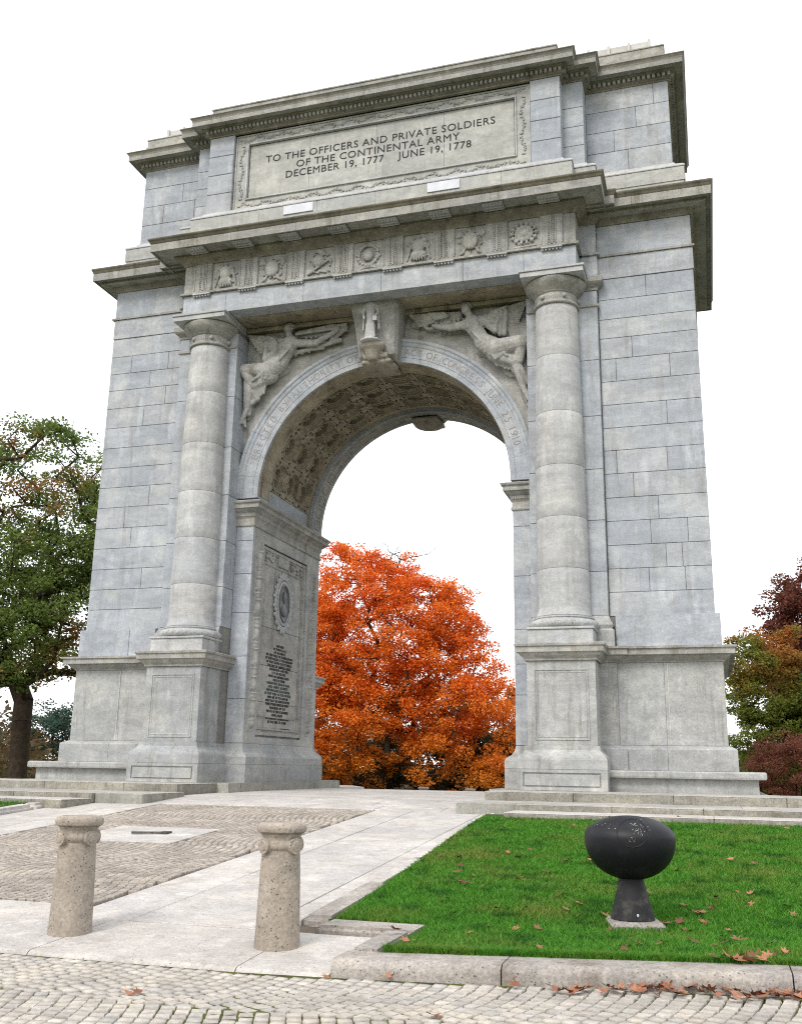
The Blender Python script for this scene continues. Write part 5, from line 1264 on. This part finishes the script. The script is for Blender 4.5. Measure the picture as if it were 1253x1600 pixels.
for px, py, lb in ((200, 1556, 'one of two pale curled leaves on the cobbles in front of the left bollard'), (216, 1555, 'one of two pale curled leaves on the cobbles in front of the left bollard'), (510, 1531, 'reddish leaf on the cobbles below the right bollard'), (326, 1521, 'red scrap of leaf at the apron edge between the bollards'), (675, 1592, 'pale leaf on the cobbles near the lower edge')):
    leaf(px, py, lambda x, y: zr(x, y), lb, 'single leaves on the cobbled road', up=.02)

# ================================================================== TREES
mark('TREES')
def leaves_mesh(name, cen, n_per, spread, size, mat, parent, flat=.6):
    m = len(cen); n = m*n_per; c = np.repeat(cen, n_per, 0); s = np.repeat(RNG.uniform(.7, 1.25, m), n_per)[:, None]
    off = RNG.normal(0, 1, (n, 3)); off /= (np.linalg.norm(off, axis=1)[:, None]+1e-6); off *= RNG.uniform(.15, 1, (n, 1))**.5
    p = c+off*np.array([spread, spread, spread*flat])*s
    a = RNG.normal(0, 1, (n, 3)); a[:, 2] *= .6; a /= np.linalg.norm(a, axis=1)[:, None]; b = RNG.normal(0, 1, (n, 3)); b -= a*(a*b).sum(1)[:, None]; b /= np.linalg.norm(b, axis=1)[:, None]
    sz = RNG.uniform(.6, 1.3, (n, 1))*size
    co = np.stack([p-a*sz, p+b*sz*.55, p+a*sz, p-b*sz*.55], 1).reshape(-1, 3)
    fl_ = np.arange(4*n); o = fast_mesh(name, co, fl_, np.arange(n)*4, mat, parent, False); return o
def sample(ells, n, shell=.35):
    out = []; vol = np.array([e[3]*e[4]*e[5] for e in ells]); vol = vol/vol.sum()
    for e, q in zip(ells, vol):
        k = max(4, int(n*q)); d_ = RNG.normal(0, 1, (k, 3)); d_ /= np.linalg.norm(d_, axis=1)[:, None]; r = (shell+(1-shell)*RNG.uniform(0, 1, (k, 1)))**(1/2.2)
        out.append(np.array(e[:3])+d_*r*np.array(e[3:6]))
    return np.concatenate(out)
def branches(base, fork, pts, r0, rt, name, parent, mat, seg=.9, jit=.12, extra=None, maxup=True):
    nodes = [np.array(base, float)]; par = [-1]; nf = 5
    for k in range(1, nf+1):
        nodes.append(np.array(base)+(np.array(fork)-np.array(base))*k/nf+np.r_[RNG.normal(0, .06, 2), 0]); par.append(len(nodes)-2)
    f = nodes[-1]; order = np.argsort(np.linalg.norm(pts-f, axis=1)); tips = []; NA = np.zeros((60000, 3)); nn = 0
    for i in order:
        t = pts[i]
        while nn < len(nodes): NA[nn] = nodes[nn]; nn += 1
        A = NA[2:nn]; dv = t-A; dd = np.linalg.norm(dv, axis=1)+np.maximum(0, A[:, 2]-t[2])*1.2+.25*np.linalg.norm(A-f, axis=1)*0
        j = int(np.argmin(dd))+2; p = nodes[j]; L_ = np.linalg.norm(t-p); k = max(1, int(L_/seg)); prev = j
        for q in range(1, k+1):
            x = p+(t-p)*q/k; x = x+RNG.normal(0, jit*(1 if q < k else .3), 3)+np.array([0, 0, .10*L_*math.sin(PI*q/k)*.5]); nodes.append(x); par.append(prev); prev = len(nodes)-1
        tips.append(prev)
    cnt = np.zeros(len(nodes)); cnt[tips] += 1
    for i in range(len(nodes)-1, 0, -1): cnt[par[i]] += cnt[i]
    tot = cnt[0]; e = math.log(r0/rt)/math.log(max(2, tot)); R_ = rt*np.maximum(1, cnt)**e; R_[0] *= 1.35
    n = 6; N = np.array(nodes); co = []; fl_ = []; stt = []; nv = 0; nl = 0
    for i in range(1, len(nodes)):
        a, b = N[par[i]], N[i]; d_ = b-a; l_ = np.linalg.norm(d_)
        if l_ < 1e-4: continue
        d_ /= l_; u = np.cross(d_, [0.3, .9, .2]); u /= np.linalg.norm(u); v = np.cross(d_, u); ra = min(R_[par[i]], R_[i]*1.35); rb = R_[i]
        an = np.arange(n)*2*PI/n; ring = np.cos(an)[:, None]*u+np.sin(an)[:, None]*v
        co.append(a-d_*ra*.3+ring*ra); co.append(b+ring*rb)
        for k in range(n): stt.append(nl); nl += 4; fl_ += [nv+k, nv+(k+1) % n, nv+n+(k+1) % n, nv+n+k]
        nv += 2*n
    return fast_mesh(name, np.concatenate(co), fl_, stt, mat, parent, True)
def tree(name, label, cat, base, fork_h, ells, ncl, nper, spread, size, mat, r0, rt=.018, shell=.35, group=None, flat=.6, bare=None, seg=.9, jit=.12):
    e = empty(name, base); tag(e, label, cat, group); pts = sample(ells, ncl, shell)
    allp = pts if bare is None else np.concatenate([pts, bare])
    t = branches((0, 0, -.3), (0, 0, fork_h), allp-np.array(base), r0, rt, 'trunk', e, M['bark'], seg, jit)
    leaves_mesh('crown', pts-np.array(base), nper, spread, size, mat, e, flat); return e
# orange maple seen through the arch
mz = -1.95
tw = np.array([(-10.2+RNG.normal(0, .9), 34+RNG.normal(0, .5), 12.3+RNG.uniform(0, 1.3)) for _ in range(34)])
tree('maple_tree', 'full orange maple in autumn colour seen through the arch opening', 'tree', (-10.8, 34, mz), 3.0,
     [(-11.2, 34, 7.8, 5.2, 4.4, 5.3), (-13.0, 34, 9.5, 3.4, 3.4, 4.4), (-8.0, 33.5, 7.8, 3.4, 3.2, 4.0), (-6.6, 33, 4.8, 3.3, 3.0, 3.3), (-12.6, 33, 2.6, 5.2, 3.6, 3.4), (-5.0, 32.6, 2.6, 3.1, 2.8, 2.9), (-13.5, 32.0, 1.9, 3.4, 2.6, 2.6), (-6.4, 33.2, 6.9, 2.3, 2.2, 2.6), (-4.6, 33, 4.6, 2.0, 2.0, 2.0), (-15.5, 34, 6.5, 3.8, 3.6, 4.6), (-14.5, 31.5, .9, 3.2, 2, 1.9), (-5.6, 31.5, .6, 3.2, 2, 1.9), (-9.6, 32.4, 3.2, 2.4, 1.4, 1.2)],
     1150, 165, .70, .082, M['lf_maple'], .36, .011, .5, bare=tw, flat=.66, jit=.10)
tree('maple_tree', 'russet tree filling the gap behind the orange maple beside the right pier', 'tree', (-4.2, 42, -2.1), 2.2, [(-4.4, 42, 2.4, 5.6, 3, 3.0), (-1.0, 42, 1.6, 5, 3, 2.6), (-10, 43, .8, 6, 3, 2.4), (-16, 43, .8, 6, 3, 2.4)], 420, 150, .9, .12, M['lf_far'], .25)
# oak left
oz = -.62
tree('oak_tree', 'large green oak turning rust brown, thick dark trunk, at the left edge', 'tree', (-17.9, 11.0, oz), 3.3,
     [(-18.4, 11, 10.0, 3.9, 4, 4.5), (-15.6, 11, 9.6, 2.6, 2.6, 3.0), (-16.2, 10.5, 5.6, 2.6, 2.6, 2.6), (-20.5, 11, 6.5, 3.6, 3.6, 4.2), (-18.2, 10, 4.6, 3.4, 2.8, 1.9), (-14.6, 11, 6.4, 2.0, 2.2, 2.6)],
     600, 120, .70, .078, M['lf_oak'], .36, .018, .30, jit=.14, seg=.8, flat=.55)
tree('evergreen_tree', 'distant blue-green evergreen behind the oak trunk', 'tree', (-40, 46, -2.5), 1.5, [(-40, 46, 2.4, 4.6, 3, 2.6), (-38.2, 46, 3.6, 3.4, 2.6, 2.0), (-44, 47, 1.6, 4.0, 3, 2.6)], 130, 150, .9, .11, M['lf_ever'], .3)
# right side trees
tree('burgundy_tree', 'tall dark burgundy tree at the right edge', 'tree', (13.6, 30, -2.0), 2.5, [(13.4, 30, 7.6, 2.9, 2.6, 3.1), (11.3, 30, 7.9, 1.15, 1.2, 2.1), (15.8, 30, 7.8, 2.6, 2.4, 2.9), (12.4, 30, 5.4, 2.6, 2.4, 2.4)], 420, 160, .6, .085, M['lf_burg'], .3, .015, .3, jit=.1)
tree('turning_tree', 'orange tree turning green below, between the right pier and the burgundy tree', 'tree', (10.4, 21, -1.6), 1.8, [(10.2, 21, 3.6, 1.9, 1.7, 2.1), (9.2, 21, 5.0, .75, .8, 1.35), (11.2, 21.5, 5.3, .9, .8, 1.4), (10.1, 20.5, 1.6, 1.9, 1.6, 1.8), (12.2, 21, 2.6, 2, 1.7, 2.4)], 420, 160, .48, .065, M['lf_turn'], .2, .012, .3, jit=.08, seg=.6)
tree('green_tree', 'dark green tree at the right edge above the russet bush', 'tree', (12.6, 18, -1.4), 1.6, [(12.8, 18, 3.1, 1.7, 1.5, 1.9), (14.4, 18, 3.2, 1.8, 1.6, 2.2)], 220, 150, .45, .06, M['lf_green'], .18, .012, .3, seg=.6)
tree('russet_bush', 'wide russet shrub with fine foliage behind the right platform', 'bush', (10.9, 11, -.9), .5, [(10.9, 11, .35, 2.5, 1.6, 1.45), (12.6, 11, .4, 2.4, 1.6, 1.5)], 420, 160, .34, .036, M['lf_bush'], .10, .008, .45, flat=.5, seg=.4, jit=.05)
# far woodland ring that hides the horizon
n = 2300; cen = []
for k in range(n):
    a = RNG.uniform(-.75, .62); r = RNG.uniform(62, 120); h = 4.2*(1+.35*math.sin(a*9)+.3*math.sin(a*23+1)); cen.append((7.6+r*math.sin(a-.2), -22+r*math.cos(a-.2), -3.4+RNG.uniform(0, 1)*h))
o = leaves_mesh('far_woods', np.array(cen), 70, 2.2, .22, M['lf_far'], None, .55); tag(o, kind='stuff')
bpy.data.scenes.remove(TMP)
print('tris', sum(len(o.data.loop_triangles) or sum(len(p.vertices)-2 for p in o.data.polygons) for o in C.objects if o.type == 'MESH' and o.data.users == 1 and len(o.data.polygons) < 2000) )
